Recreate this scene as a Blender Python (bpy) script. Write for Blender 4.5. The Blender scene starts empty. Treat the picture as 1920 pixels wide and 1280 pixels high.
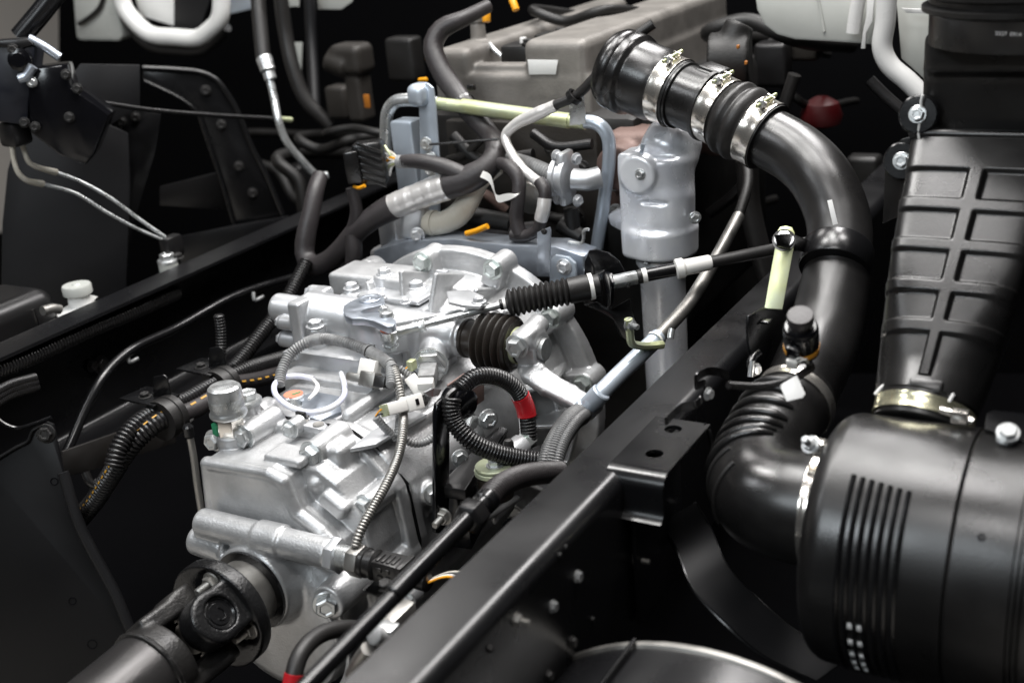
import bpy, bmesh, math, random
import numpy as np
from mathutils import Vector, Matrix
random.seed(7); rng = np.random.default_rng(7)
sc = bpy.context.scene
COL = sc.collection
# ------------------------------------------------------------------ camera
FPX = 2317.0
_Y = np.array([1422., 1032., -FPX]); _Y /= np.linalg.norm(_Y)
_X = np.array([4150., -514., FPX]); _X /= np.linalg.norm(_X)
_X = _X - _Y * (_X @ _Y); _X /= np.linalg.norm(_X); _Z = np.cross(_X, _Y)
RM = np.array([_X, _Y, _Z])              # camera vector -> truck axes (x right, y forward, z up)
CAM = np.array([0., 0., 0.75])           # rail tops are z = 0
cam = bpy.data.cameras.new('camera'); camo = bpy.data.objects.new('camera', cam); COL.objects.link(camo)
M4 = Matrix([list(RM[i]) + [CAM[i]] for i in range(3)] + [[0, 0, 0, 1]])
camo.matrix_world = M4
cam.sensor_width = 36; cam.lens = 36 * FPX / 1920; cam.clip_start = 0.02; cam.clip_end = 60
cam.dof.use_dof = True; cam.dof.focus_distance = 2.03; cam.dof.aperture_fstop = 2.9; cam.dof.aperture_blades = 9
sc.camera = camo
sc.render.resolution_x = 1024; sc.render.resolution_y = 682
# ------------------------------------------------------------------ world, lamps, exposure
w = bpy.data.worlds.new('World'); sc.world = w; w.use_nodes = True
bgn = w.node_tree.nodes['Background']; bgn.inputs[0].default_value = (0.75, 0.85, 1.0, 1); bgn.inputs[1].default_value = 0.004
sc.view_settings.view_transform = 'Standard'; sc.view_settings.look = 'None'
sc.view_settings.exposure = 0.0; sc.view_settings.gamma = 1
def lamp(name, loc, target, sx, sy, power, color):
    l = bpy.data.lights.new(name, 'AREA'); l.shape = 'RECTANGLE'; l.size = sx; l.size_y = sy; l.energy = power; l.color = color
    o = bpy.data.objects.new(name, l); COL.objects.link(o); o.location = loc
    o.rotation_euler = (Vector(target) - Vector(loc)).to_track_quat('-Z', 'Y').to_euler()
    return o
for (lx, ly, lz, tx_, ty_, sx_, sy_, pw, lc) in [
        (-1.75, 1.55, 2.5, -1.25, 1.6, .55, .55, 36, (1.0, .985, .96)), (-1.0, 2.0, 2.5, -1.15, 1.7, .55, .55, 26, (1.0, .985, .96)),
        (-1.4, 2.5, 2.7, -1.2, 1.9, .7, .4, 14, (1.0, .98, .96)), (-3.1, 3.6, 3.0, -1.2, 1.6, .9, .7, 24, (1.0, .97, .95)),
        (.05, 2.2, 2.6, -.3, 1.5, .7, .6, 30, (1.0, .97, .95)), (-.70, 1.45, 2.6, -.5, 1.5, .7, .9, 26, (1.0, .975, .965)), (-.80, 3.9, 3.0, -.4, 2.0, .7, 1.8, 105, (1.0, .975, .965)),
        (-1.3, -1.6, 2.3, -1.2, 1.2, 1.2, .8, 46, (.88, .95, 1.0)), (-.35, -.1, 2.6, -.5, 1.4, .9, .6, 24, (1.0, .98, .97)), (-2.9, .1, 2.6, -2.3, 2.3, .7, .6, 20, (.95, .97, 1.0))]:  # last two lamps are added fill, brightening front faces and the left side
    lamp('hall_or_fill_lamp', (lx, ly, lz), (tx_, ty_, 0), sx_, sy_, pw, lc)
# ------------------------------------------------------------------ helpers
def P(px, py, x=None, y=None, z=None, d=None):
    """photo pixel -> point on a plane x=, y= or z= of the truck (or at depth d)"""
    r = RM @ np.array([px - 960., 640. - py, -FPX])
    t = (x - CAM[0]) / r[0] if x is not None else (y - CAM[1]) / r[1] if y is not None else (z - CAM[2]) / r[2] if z is not None else d / FPX
    return CAM + r * t
def PX(px, py, x): return P(px, py, x=x)
def PY(px, py, y): return P(px, py, y=y)
def PZ(px, py, z): return P(px, py, z=z)
def depth(p): return -(RM.T @ (np.array(p) - CAM))[2]
def rp(r, p): return r * depth(p) / FPX
def nrm(v): v = np.array(v, float); return v / np.linalg.norm(v)
AX = {'x': np.array([1., 0, 0]), 'y': np.array([0, 1., 0]), 'z': np.array([0, 0, 1.])}
WO = {}
def thing(name, label, cat, loc=(0, 0, 0), group=None):
    o = bpy.data.objects.new(name, None); COL.objects.link(o); o.location = [float(v) for v in loc]
    o.empty_display_size = 0.02
    o['label'] = label; o['category'] = cat
    if group: o['group'] = group
    WO[o.name] = np.array(loc, float); return o
def mk(par, name, verts, faces, mat, smooth=35, label=None):
    base = WO[par.name] if par is not None else np.zeros(3)
    me = bpy.data.meshes.new(name)
    v = np.asarray(verts, float) - base
    me.from_pydata(v.tolist(), [], faces); me.validate(); me.update()
    me.polygons.foreach_set('use_smooth', [True] * len(me.polygons))
    if smooth and smooth < 180: me.set_sharp_from_angle(angle=math.radians(smooth))
    me.materials.append(MATS[mat] if isinstance(mat, str) else mat)
    o = bpy.data.objects.new(name, me); COL.objects.link(o)
    if par is not None: o.parent = par
    WO[o.name] = base
    if label: o['label'] = label
    return o
def bmk(par, name, bm, mat, smooth=35, label=None):
    bmesh.ops.recalc_face_normals(bm, faces=bm.faces)
    v = [tuple(q.co) for q in bm.verts]; bm.verts.index_update(); f = [[q.index for q in fc.verts] for fc in bm.faces]; bm.free()
    return mk(par, name, v, f, mat, smooth, label)
def frame(axis):
    a = nrm(axis); u = np.array([0, 0, 1.]) if abs(a[2]) < .9 else np.array([1., 0, 0])
    e1 = nrm(np.cross(u, a)); e2 = np.cross(a, e1); return e1, e2, a
class MB:
    """collects shapes into one mesh"""
    def __init__(s): s.v = []; s.f = []
    def add(s, v, f):
        b = len(s.v); s.v += [tuple(q) for q in v]; s.f += [[i + b for i in q] for q in f]; return s
    def box(s, c, size, axes=None, bev=0.0, seg=2):
        bm = bmesh.new(); bmesh.ops.create_cube(bm, size=1)
        for q in bm.verts: q.co = Vector((q.co.x * size[0], q.co.y * size[1], q.co.z * size[2]))
        if bev > 0: bmesh.ops.bevel(bm, geom=list(bm.edges), offset=bev, segments=seg, profile=.5, affect='EDGES')
        A = np.eye(3) if axes is None else np.array(axes)
        bm.verts.index_update()
        v = [np.array(c) + np.array(q.co) @ A for q in bm.verts]; f = [[q.index for q in fc.verts] for fc in bm.faces]; bm.free()
        return s.add(v, f)
    def lathe(s, o, axis, prof, seg=32, a0=0, a1=360, cap=True):
        e1, e2, a = frame(axis); full = abs(a1 - a0) >= 360; n = seg if full else seg + 1
        v = []; f = []
        for (r, h) in prof:
            for i in range(n):
                t = math.radians(a0 + (a1 - a0) * i / seg)
                v.append(np.array(o) + a * h + (e1 * math.cos(t) + e2 * math.sin(t)) * r)
        m = len(prof)
        for j in range(m - 1):
            for i in range(seg):
                k = (i + 1) % n
                f.append([j * n + i, j * n + k, (j + 1) * n + k, (j + 1) * n + i])
        if cap and full:
            f.append(list(range(n))[::-1]); f.append([(m - 1) * n + i for i in range(n)])
        return s.add(v, f)
    def cyl(s, p0, p1, r, r1=None, seg=24, bev=0):
        p0 = np.array(p0); p1 = np.array(p1); L = np.linalg.norm(p1 - p0); r1 = r if r1 is None else r1
        pr = [(r, 0), (r1, L)] if not bev else [(r - bev, 0), (r - bev * .3, bev * .3), (r, bev), (r1, L - bev), (r1 - bev * .3, L - bev * .3), (r1 - bev, L)]
        return s.lathe(p0, p1 - p0, pr, seg)
    def prism(s, pts, vec):
        """planar polygon (3D points) extruded along vec"""
        n = len(pts); pts = [np.array(p) for p in pts]; vec = np.array(vec)
        v = pts + [p + vec for p in pts]
        f = [list(range(n))[::-1], list(range(n, 2 * n))] + [[i, (i + 1) % n, n + (i + 1) % n, n + i] for i in range(n)]
        return s.add(v, f)
    def build(s, par, name, mat, smooth=35, bev=0, label=None, seg=2):
        if bev:
            bm = bmesh.new(); vs = [bm.verts.new(q) for q in s.v]
            for q in s.f:
                try: bm.faces.new([vs[i] for i in q])
                except ValueError: pass
            bmesh.ops.recalc_face_normals(bm, faces=bm.faces)
            ed = [e for e in bm.edges if len(e.link_faces) == 2 and e.calc_face_angle(0) > math.radians(30)]
            bmesh.ops.bevel(bm, geom=ed, offset=bev, segments=seg, profile=.5, affect='EDGES', clamp_overlap=True)
            return bmk(par, name, bm, mat, smooth, label)
        return mk(par, name, s.v, s.f, mat, smooth, label)
def spline(pts, step):
    pts = [np.array(p, float) for p in pts]
    if len(pts) == 2:
        n = max(1, int(np.linalg.norm(pts[1] - pts[0]) / step)); return np.array([pts[0] + (pts[1] - pts[0]) * i / n for i in range(n + 1)])
    out = []
    for i in range(len(pts) - 1):
        p1, p2 = pts[i], pts[i + 1]
        p0 = pts[i - 1] if i else 2 * p1 - p2
        p3 = pts[i + 2] if i + 2 < len(pts) else 2 * p2 - p1
        t0 = 0; t1 = np.linalg.norm(p1 - p0) ** .5 + 1e-6; t2 = t1 + np.linalg.norm(p2 - p1) ** .5 + 1e-6; t3 = t2 + np.linalg.norm(p3 - p2) ** .5 + 1e-6
        for t in np.linspace(t1, t2, 24, endpoint=False):
            A1 = (t1 - t) / (t1 - t0) * p0 + (t - t0) / (t1 - t0) * p1; A2 = (t2 - t) / (t2 - t1) * p1 + (t - t1) / (t2 - t1) * p2; A3 = (t3 - t) / (t3 - t2) * p2 + (t - t2) / (t3 - t2) * p3
            B1 = (t2 - t) / (t2 - t0) * A1 + (t - t0) / (t2 - t0) * A2; B2 = (t3 - t) / (t3 - t1) * A2 + (t - t1) / (t3 - t1) * A3
            out.append((t2 - t) / (t2 - t1) * B1 + (t - t1) / (t2 - t1) * B2)
    out.append(pts[-1]); out = np.array(out)
    s = np.concatenate([[0], np.cumsum(np.linalg.norm(np.diff(out, axis=0), axis=1))])
    n = max(2, int(round(s[-1] / step))); q = np.linspace(0, s[-1], n + 1)
    return np.stack([np.interp(q, s, out[:, k]) for k in range(3)], 1)
def sweep_mesh(path, radii, seg=14, cap=True, squash=None):
    path = np.array(path); n = len(path)
    tan = np.gradient(path, axis=0); tan /= np.linalg.norm(tan, axis=1)[:, None] + 1e-12
    e1, _, _ = frame(tan[0]); v = []
    ang = np.arange(seg) * 2 * np.pi / seg
    for i in range(n):
        e1 = e1 - tan[i] * (e1 @ tan[i]); e1 /= np.linalg.norm(e1); e2 = np.cross(tan[i], e1)
        R = radii[i]
        v.append(path[i] + (np.cos(ang)[:, None] * e1 + np.sin(ang)[:, None] * e2) * R)
    v = np.concatenate(v); f = []
    for i in range(n - 1):
        for k in range(seg):
            f.append([i * seg + k, i * seg + (k + 1) % seg, (i + 1) * seg + (k + 1) % seg, (i + 1) * seg + k])
    if cap: f.append(list(range(seg))[::-1]); f.append([(n - 1) * seg + k for k in range(seg)])
    return v, f
def interp_r(r, npts, n):
    if np.isscalar(r): return np.full(n, float(r))
    return np.interp(np.linspace(0, 1, n), np.linspace(0, 1, len(r)), r)
def tube(par, name, pts, r, mat, seg=14, step=None, label=None, lump=0.0, smooth=40):
    rr = float(np.max(r)); path = spline(pts, step or max(rr * .6, .004))
    R = interp_r(r, len(pts), len(path))
    if lump:
        s = np.arange(len(path)); ph = rng.random(4) * 6
        R = R * (1 + lump * (np.sin(s * .9 + ph[0]) * .5 + np.sin(s * .37 + ph[1]) * .6 + np.sin(s * 2.1 + ph[2]) * .35))
    v, f = sweep_mesh(path, R, seg); return mk(par, name, v, f, mat, smooth, label)
def conduit(par, name, pts, r, mat, pitch=None, dep=.2, seg=14, label=None):
    """corrugated conduit"""
    pitch = pitch or r * .62; path = spline(pts, pitch / 5); n = len(path); i = np.arange(n) % 5
    R = interp_r(r, len(pts), n) * np.where((i == 0), 1 - dep, np.where((i == 1) | (i == 4), 1 - dep * .35, 1.0))
    v, f = sweep_mesh(path, R, seg); return mk(par, name, v, f, mat, 60, label)
def stripe(par, name, pts, r, ang, wdt, mat, lift=1.02, dash=None):
    """thin painted line along a conduit: real strip lying on it, on its side that faces up/camera"""
    path = spline(pts, r * .4); n = len(path); tan = np.gradient(path, axis=0); tan /= np.linalg.norm(tan, axis=1)[:, None]
    mb = MB(); v = []; 
    for i in range(n):
        toc = nrm(CAM - path[i]); e1 = nrm(toc - tan[i] * (toc @ tan[i])); e2 = np.cross(tan[i], e1)
        for a in (ang - wdt / 2, ang, ang + wdt / 2): v.append(path[i] + (e1 * math.cos(math.radians(a)) + e2 * math.sin(math.radians(a))) * r * lift)
    f = []
    for i in range(n - 1):
        if dash and (i // dash) % 2: continue
        for k in (0, 1): f.append([i * 3 + k, i * 3 + k + 1, i * 3 + k + 4, i * 3 + k + 3])
    return mk(par, name, v, f, mat, 180)
def band(par, name, c, axis, r, wdt, mat, th=.0012, seg=40, lip=0):
    h = wdt / 2; pr = [(r, -h), (r + th, -h), (r + th, h), (r, h)]
    if lip: pr = [(r, -h), (r + th + lip, -h), (r + th + lip, -h + wdt * .12), (r + th, -h + wdt * .2), (r + th, h - wdt * .2), (r + th + lip, h - wdt * .12), (r + th + lip, h), (r, h)]
    return MB().lathe(c, axis, pr + [pr[0]], seg, cap=False).build(par, name, mat, 30)
def plate(par, name, pts, th, mat, direction, bev=.0008, label=None):
    """flat sheet: outline points extruded by th along direction"""
    return MB().prism(pts, nrm(direction) * th).build(par, name, mat, 35, bev, label)
def holes_plate(par, name, pts, th, mat, direction, holes, hr, label=None):
    o = plate(par, name, pts, th, mat, direction, .0008, label)
    return o
# ------------------------------------------------------------------ materials
MATS = {}
def mat(name, col, met=0., rough=.5, var=.12, nscale=30., bump=.05, bscale=300., col2=None, cmix=.0, cscale=12., coat=0., spec=.5, emit=None, wave=None, dust=0.):
    m = bpy.data.materials.new(name); m.use_nodes = True; nt = m.node_tree; N = nt.nodes; L = nt.links
    b = N['Principled BSDF']; b.inputs['Base Color'].default_value = (*col, 1); b.inputs['Metallic'].default_value = met
    b.inputs['Specular IOR Level'].default_value = spec
    tc = N.new('ShaderNodeTexCoord'); no = N.new('ShaderNodeTexNoise'); no.inputs['Scale'].default_value = nscale; no.inputs['Detail'].default_value = 5
    L.new(tc.outputs['Object'], no.inputs['Vector'])
    mr = N.new('ShaderNodeMapRange'); mr.inputs['From Min'].default_value = .3; mr.inputs['From Max'].default_value = .7
    mr.inputs['To Min'].default_value = max(.03, rough - var); mr.inputs['To Max'].default_value = min(1, rough + var)
    L.new(no.outputs['Fac'], mr.inputs['Value']); L.new(mr.outputs['Result'], b.inputs['Roughness'])
    last = None
    if col2 is not None:
        n2 = N.new('ShaderNodeTexNoise'); n2.inputs['Scale'].default_value = cscale; n2.inputs['Detail'].default_value = 6; n2.inputs['Roughness'].default_value = .65
        L.new(tc.outputs['Object'], n2.inputs['Vector'])
        r2 = N.new('ShaderNodeMapRange'); r2.inputs['From Min'].default_value = .5 - .25 * (1 - cmix); r2.inputs['From Max'].default_value = .75 - .25 * (1 - cmix)
        r2.inputs['To Max'].default_value = 1
        L.new(n2.outputs['Fac'], r2.inputs['Value'])
        mx = N.new('ShaderNodeMix'); mx.data_type = 'RGBA'; mx.inputs['A'].default_value = (*col, 1); mx.inputs['B'].default_value = (*col2, 1)
        L.new(r2.outputs['Result'], mx.inputs['Factor']); last = mx.outputs['Result']
    if dust:
        n3 = N.new('ShaderNodeTexNoise'); n3.inputs['Scale'].default_value = 900; n3.inputs['Detail'].default_value = 2
        L.new(tc.outputs['Object'], n3.inputs['Vector'])
        r3 = N.new('ShaderNodeMapRange'); r3.inputs['From Min'].default_value = .74; r3.inputs['From Max'].default_value = .8; r3.inputs['To Max'].default_value = dust
        L.new(n3.outputs['Fac'], r3.inputs['Value'])
        mx = N.new('ShaderNodeMix'); mx.data_type = 'RGBA'; mx.inputs['B'].default_value = (.35, .34, .33, 1)
        if last: L.new(last, mx.inputs['A'])
        else: mx.inputs['A'].default_value = (*col, 1)
        L.new(r3.outputs['Result'], mx.inputs['Factor']); last = mx.outputs['Result']
    if last: L.new(last, b.inputs['Base Color'])
    if bump:
        nb = N.new('ShaderNodeTexNoise'); nb.inputs['Scale'].default_value = bscale; nb.inputs['Detail'].default_value = 3
        L.new(tc.outputs['Object'], nb.inputs['Vector'])
        bp = N.new('ShaderNodeBump'); bp.inputs['Strength'].default_value = bump; bp.inputs['Distance'].default_value = .002
        L.new(nb.outputs['Fac'], bp.inputs['Height']); L.new(bp.outputs['Normal'], b.inputs['Normal'])
    if coat: b.inputs['Coat Weight'].default_value = coat; b.inputs['Coat Roughness'].default_value = .15
    if emit: b.inputs['Emission Color'].default_value = (*emit[0], 1); b.inputs['Emission Strength'].default_value = emit[1]
    MATS[name] = m; return m
mat('cast_alu', (.56, .565, .57), .62, .41, .10, 16, .34, 300, (.42, .425, .43), .5, 13)
mat('cast_alu_smooth', (.60, .61, .63), .66, .38, .08, 20, .10, 700, (.52, .53, .54), .4, 14)
mat('lever_zinc', (.46, .50, .56), .85, .36, .08, 40, .06, 600)
mat('zinc', (.64, .66, .67), .78, .32, .1, 60, .06, 500, (.48, .49, .48), .5, 40)
mat('zinc_green', (.60, .62, .61), .75, .32, .1, 60, .06, 500, (.04, .26, .16), 1.05, 26)
mat('steel_blue', (.50, .56, .63), .55, .38, .1, 25, .04, 500)
mat('steel_dull', (.36, .35, .33), .9, .42, .1, 30, .1, 500)
mat('chrome', (.84, .80, .74), .92, .20, .05, 25, .02, 200)
mat('yellow_zinc', (.50, .53, .28), .5, .37, .1, 20, .05, 400, (.45, .49, .35), .5, 14)
mat('black_paint', (.0050, .0050, .0057), 0., .30, .06, 8, .05, 260, (.0066, .0066, .0072), .6, 5, spec=.5, dust=.16)
mat('black_satin', (.0050, .0050, .0055), 0., .24, .08, 9, .04, 300, spec=.55)
mat('black_plastic', (.0075, .0072, .0072), 0., .31, .09, 9, .10, 420, (.017, .0162, .016), .85, 6, spec=.6, dust=.16)
mat('black_gloss', (.004, .004, .005), 0., .16, .05, 20, .02, 300)
mat('rubber', (.0095, .0088, .0085), 0., .46, .08, 12, .12, 300, (.013, .012, .0115), .3, 10)
mat('rubber_brown', (.012, .010, .0085), 0., .38, .08, 12, .12, 300, (.018, .014, .011), .4, 14)
mat('tape', (.020, .0175, .018), 0., .48, .1, 18, .25, 160, (.030, .026, .027), .4, 10)
mat('conduit_black', (.013, .0125, .0128), 0., .28, .08, 20, .04, 300)
mat('conduit_grey', (.27, .275, .275), 0., .40, .1, 30, .06, 300, (.17, .17, .17), .4, 60)
mat('foil', (.80, .78, .76), .55, .34, .06, 60, .7, 45)
mat('white_plastic', (.74, .73, .70), 0., .38, .08, 30, .03, 300)
mat('hose_white', (.62, .60, .54), 0., .42, .1, 15, .08, 120, (.48, .45, .38), .3, 18)
mat('hose_blue', (.74, .75, .78), 0., .3, .08, 30, .03, 200, (.50, .52, .74), .7, 16)
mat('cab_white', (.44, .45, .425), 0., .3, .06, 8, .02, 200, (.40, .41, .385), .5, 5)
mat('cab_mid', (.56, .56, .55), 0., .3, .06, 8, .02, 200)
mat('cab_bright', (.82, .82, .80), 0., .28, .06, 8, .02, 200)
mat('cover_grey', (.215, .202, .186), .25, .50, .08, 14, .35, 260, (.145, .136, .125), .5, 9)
mat('engine_dark', (.010, .0095, .009), .2, .5, .1, 12, .2, 200)
mat('iron_brown', (.16, .105, .09), .3, .55, .1, 14, .25, 220)
mat('shield_silver', (.84, .86, .88), .35, .29, .08, 10, .06, 240, (.74, .76, .82), .6, 8)
mat('cast_black', (.014, .0135, .014), .3, .36, .1, 20, .35, 260, (.024, .023, .022), .3, 22)
mat('yoke_black', (.008, .008, .0085), .2, .32, .1, 20, .35, 260)
mat('shaft_black', (.016, .0155, .016), .4, .32, .06, 10, .1, 300)
mat('shaft_paint', (.045, .043, .043), .6, .32, .05, 10, .12, 300)
mat('red_tape', (.42, .012, .018), 0., .35, .08, 40, .15, 300)
mat('red', (.05, .001, .002), 0., .5)
mat('orange', (.75, .32, .01), 0., .4)
mat('web_brown', (.008, .0065, .0055), 0., .6)
mat('cover_dim', (.028, .025, .022), .3, .5, .1, 14, .3, 220)  # cover_grey darkened, shade put into the colour of the castings
mat('stripe_yellow', (.42, .22, .02), 0., .45)
mat('zinc_gold', (.80, .77, .55), .9, .24, .06, 20, .03, 300)
mat('orange_dim', (.30, .10, .006), 0., .5)  # orange darkened, shade put into the colour of sticker and tags
mat('orange_mark', (.72, .20, .12), 0., .45, .05, 40, .02, 200)
mat('green_mark', (.02, .22, .10), 0., .5)
mat('white_paint', (.78, .78, .78), 0., .45)
mat('label_white', (.70, .70, .69), 0., .5)
mat('braid', (.10, .10, .10), .2, .42, .1, 40, .3, 400)
mat('dark_panel', (.008, .008, .009), 0., .5, .06, 6, .03, 120, spec=.3)
mat('bracket_black', (.0045, .0045, .005), 0., .45, .06, 6, .03, 120, spec=.25)
mat('navy', (.004, .005, .010), 0., .45)
mat('pale_grey', (.62, .58, .53), 0., .7, .05, 3, 0)  # plain even pale colour, no emission
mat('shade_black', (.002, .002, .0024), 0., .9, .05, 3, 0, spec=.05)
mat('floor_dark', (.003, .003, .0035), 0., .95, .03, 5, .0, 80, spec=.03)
# ------------------------------------------------------------------ shared bolts
def _hexmesh(nm, wash=1.32, wh=.22, hh=.72, matn='zinc', thread=0.0, dish=True):
    mb = MB()
    mb.lathe((0, 0, 0), (0, 0, 1), [(wash, 0), (wash, wh * .7), (wash * .93, wh), (.9, wh)], 24)
    pts = []
    h0 = wh; h1 = wh + hh
    n = 6; v = []
    for (r, h) in ((1.0, h0), (1.0, h1 - .12), (.86, h1), (.62, h1), (.5, h1 - (.08 if dish else 0))):
        for i in range(6):
            a = math.pi / 3 * i; v.append((r * math.cos(a), r * math.sin(a), h))
    f = []
    for j in range(4):
        for i in range(6): f.append([j * 6 + i, j * 6 + (i + 1) % 6, (j + 1) * 6 + (i + 1) % 6, (j + 1) * 6 + i])
    f.append([24 + i for i in range(6)])
    mb.add(v, f)
    if thread:
        pr = [(.52, h1 - .2)]; z = h1 - .1
        while z < h1 + thread: pr += [(.55, z), (.47, z + .07)]; z += .14
        pr += [(.4, z)]
        mb.lathe((0, 0, 0), (0, 0, 1), pr, 14)
    me = bpy.data.meshes.new(nm); me.from_pydata([tuple(map(float, q)) for q in mb.v], [], mb.f); me.update()
    bm = bmesh.new(); bm.from_mesh(me); bmesh.ops.recalc_face_normals(bm, faces=bm.faces); bm.to_mesh(me); bm.free()
    me.polygons.foreach_set('use_smooth', [True] * len(me.polygons)); me.set_sharp_from_angle(angle=math.radians(30))
    me.materials.append(MATS[matn]); return me
BM = {'zinc': _hexmesh('bolt', matn='zinc'), 'green': _hexmesh('bolt', matn='zinc_green'), 'stud': _hexmesh('nut', matn='zinc', thread=1.3),
      'alu': _hexmesh('bolt', matn='cast_alu_smooth'), 'dark': _hexmesh('bolt', matn='cast_black'), 'darkstud': _hexmesh('nut', matn='steel_dull', thread=1.6),
      'tall': _hexmesh('bolt', wash=1.4, wh=.5, hh=.8, matn='zinc')}
def bolt(par, pos, axis, r, kind='zinc', name='bolt', spin=None):
    e1, e2, a = frame(axis); s = random.random() * 6 if spin is None else spin
    c, n = math.cos(s), math.sin(s); x = e1 * c + e2 * n; y = -e1 * n + e2 * c
    o = bpy.data.objects.new(name, BM[kind]); COL.objects.link(o)
    base = WO[par.name]; p = np.array(pos) - base
    o.matrix_local = Matrix([[x[i] * r, y[i] * r, a[i] * r, p[i]] for i in range(3)] + [[0, 0, 0, 1]])
    if par is not None:
        o.parent = par
    WO[o.name] = base
    return o
# ------------------------------------------------------------------ smooth cast shapes (signed distance field -> mesh)
class SDF:
    def __init__(s, lo, hi, h=.0028):
        s.lo = np.array(lo, float); s.h = h; s.ks = .40; s.n = np.ceil((np.array(hi) - s.lo) / h).astype(int) + 1
        s.F = np.full(s.n, .2, np.float32)
    def _sub(s, blo, bhi, m=.045):
        i0 = np.clip(np.floor((np.array(blo) - m - s.lo) / s.h).astype(int), 0, s.n - 1); i1 = np.clip(np.ceil((np.array(bhi) + m - s.lo) / s.h).astype(int) + 1, 1, s.n)
        g = [np.arange(i0[k], i1[k]) * s.h + s.lo[k] for k in range(3)]
        sl = tuple(slice(i0[k], i1[k]) for k in range(3))
        X, Y, Z = g[0][:, None, None], g[1][None, :, None], g[2][None, None, :]
        return sl, X.astype(np.float32), Y.astype(np.float32), Z.astype(np.float32)
    def _put(s, sl, d, k, sub):
        A = s.F[sl]; k = k * s.ks
        if sub:
            d = -d
            hh = np.maximum(k - np.abs(A - d), 0) / k if k > 0 else 0
            s.F[sl] = np.maximum(A, d) + hh * hh * k * .25
        else:
            hh = np.maximum(k - np.abs(A - d), 0) / k if k > 0 else 0
            s.F[sl] = np.minimum(A, d) - hh * hh * k * .25
    def box(s, c, size, r=.008, k=.01, axes=None, sub=False):
        c = np.array(c, float); b = np.array(size, float) / 2
        A = np.eye(3) if axes is None else np.array([nrm(a) for a in axes])
        e = np.abs(A.T) @ b if axes is not None else b
        sl, X, Y, Z = s._sub(c - e, c + e)
        X = X - c[0]; Y = Y - c[1]; Z = Z - c[2]
        q = [np.abs(A[i][0] * X + A[i][1] * Y + A[i][2] * Z) - (b[i] - r) for i in range(3)]
        d = np.sqrt(np.maximum(q[0], 0) ** 2 + np.maximum(q[1], 0) ** 2 + np.maximum(q[2], 0) ** 2) + np.minimum(np.maximum(q[0], np.maximum(q[1], q[2])), 0) - r
        s._put(sl, d, k, sub); return s
    def cyl(s, p0, p1, r, r1=None, rd=.004, k=.01, sub=False):
        p0 = np.array(p0, float); p1 = np.array(p1, float); a = p1 - p0; L = np.linalg.norm(a); a = a / L; r1 = r if r1 is None else r1; m = max(r, r1)
        sl, X, Y, Z = s._sub(np.minimum(p0, p1) - m, np.maximum(p0, p1) + m)
        X = X - p0[0]; Y = Y - p0[1]; Z = Z - p0[2]
        t = X * a[0] + Y * a[1] + Z * a[2]
        rad = np.sqrt(np.maximum(X * X + Y * Y + Z * Z - t * t, 0))
        rr = r + (r1 - r) * np.clip(t / L, 0, 1)
        q0 = rad - rr + rd; q1 = np.abs(t - L / 2) - L / 2 + rd
        d = np.sqrt(np.maximum(q0, 0) ** 2 + np.maximum(q1, 0) ** 2) + np.minimum(np.maximum(q0, q1), 0) - rd
        s._put(sl, d, k, sub); return s
    def cap(s, p0, p1, r, r1=None, k=.01, sub=False):
        p0 = np.array(p0, float); p1 = np.array(p1, float); a = p1 - p0; L2 = a @ a + 1e-12; r1 = r if r1 is None else r1; m = max(r, r1)
        sl, X, Y, Z = s._sub(np.minimum(p0, p1) - m, np.maximum(p0, p1) + m)
        X = X - p0[0]; Y = Y - p0[1]; Z = Z - p0[2]
        t = np.clip((X * a[0] + Y * a[1] + Z * a[2]) / L2, 0, 1)
        d = np.sqrt((X - t * a[0]) ** 2 + (Y - t * a[1]) ** 2 + (Z - t * a[2]) ** 2) - (r + (r1 - r) * t)
        s._put(sl, d, k, sub); return s
    def prism(s, poly, ax, c0, c1, r=.008, k=.01, sub=False):
        """poly: 2D points in the two other axes, extruded along axis ax from c0 to c1"""
        poly = np.array(poly, float); i, j = [q for q in range(3) if q != ax]
        lo = np.zeros(3); hi = np.zeros(3); lo[i], lo[j] = poly.min(0); hi[i], hi[j] = poly.max(0); lo[ax] = c0; hi[ax] = c1
        sl, X, Y, Z = s._sub(lo, hi); g = [X, Y, Z]; U, V, W = g[i], g[j], g[ax]
        U, V = np.broadcast_arrays(U, V) if True else (U, V)
        dd = np.full(U.shape, 1e9, np.float32); ins = np.zeros(U.shape, bool); n = len(poly)
        for q in range(n):
            a = poly[q]; b = poly[(q + 1) % n]; e = b - a
            t = np.clip(((U - a[0]) * e[0] + (V - a[1]) * e[1]) / (e @ e), 0, 1)
            dd = np.minimum(dd, (U - a[0] - t * e[0]) ** 2 + (V - a[1] - t * e[1]) ** 2)
            cr = ((a[1] > V) != (b[1] > V)) & (U < (b[0] - a[0]) * (V - a[1]) / ((b[1] - a[1]) if b[1] != a[1] else 1e-9) + a[0])
            ins ^= cr
        dd = np.sqrt(dd); dd = np.where(ins, -dd, dd)
        q0 = dd + r; q1 = np.abs(W - (c0 + c1) / 2) - (c1 - c0) / 2 + r
        d = np.sqrt(np.maximum(q0, 0) ** 2 + np.maximum(q1, 0) ** 2) + np.minimum(np.maximum(q0, q1), 0) - r
        s._put(sl, d, k, sub); return s
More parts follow.
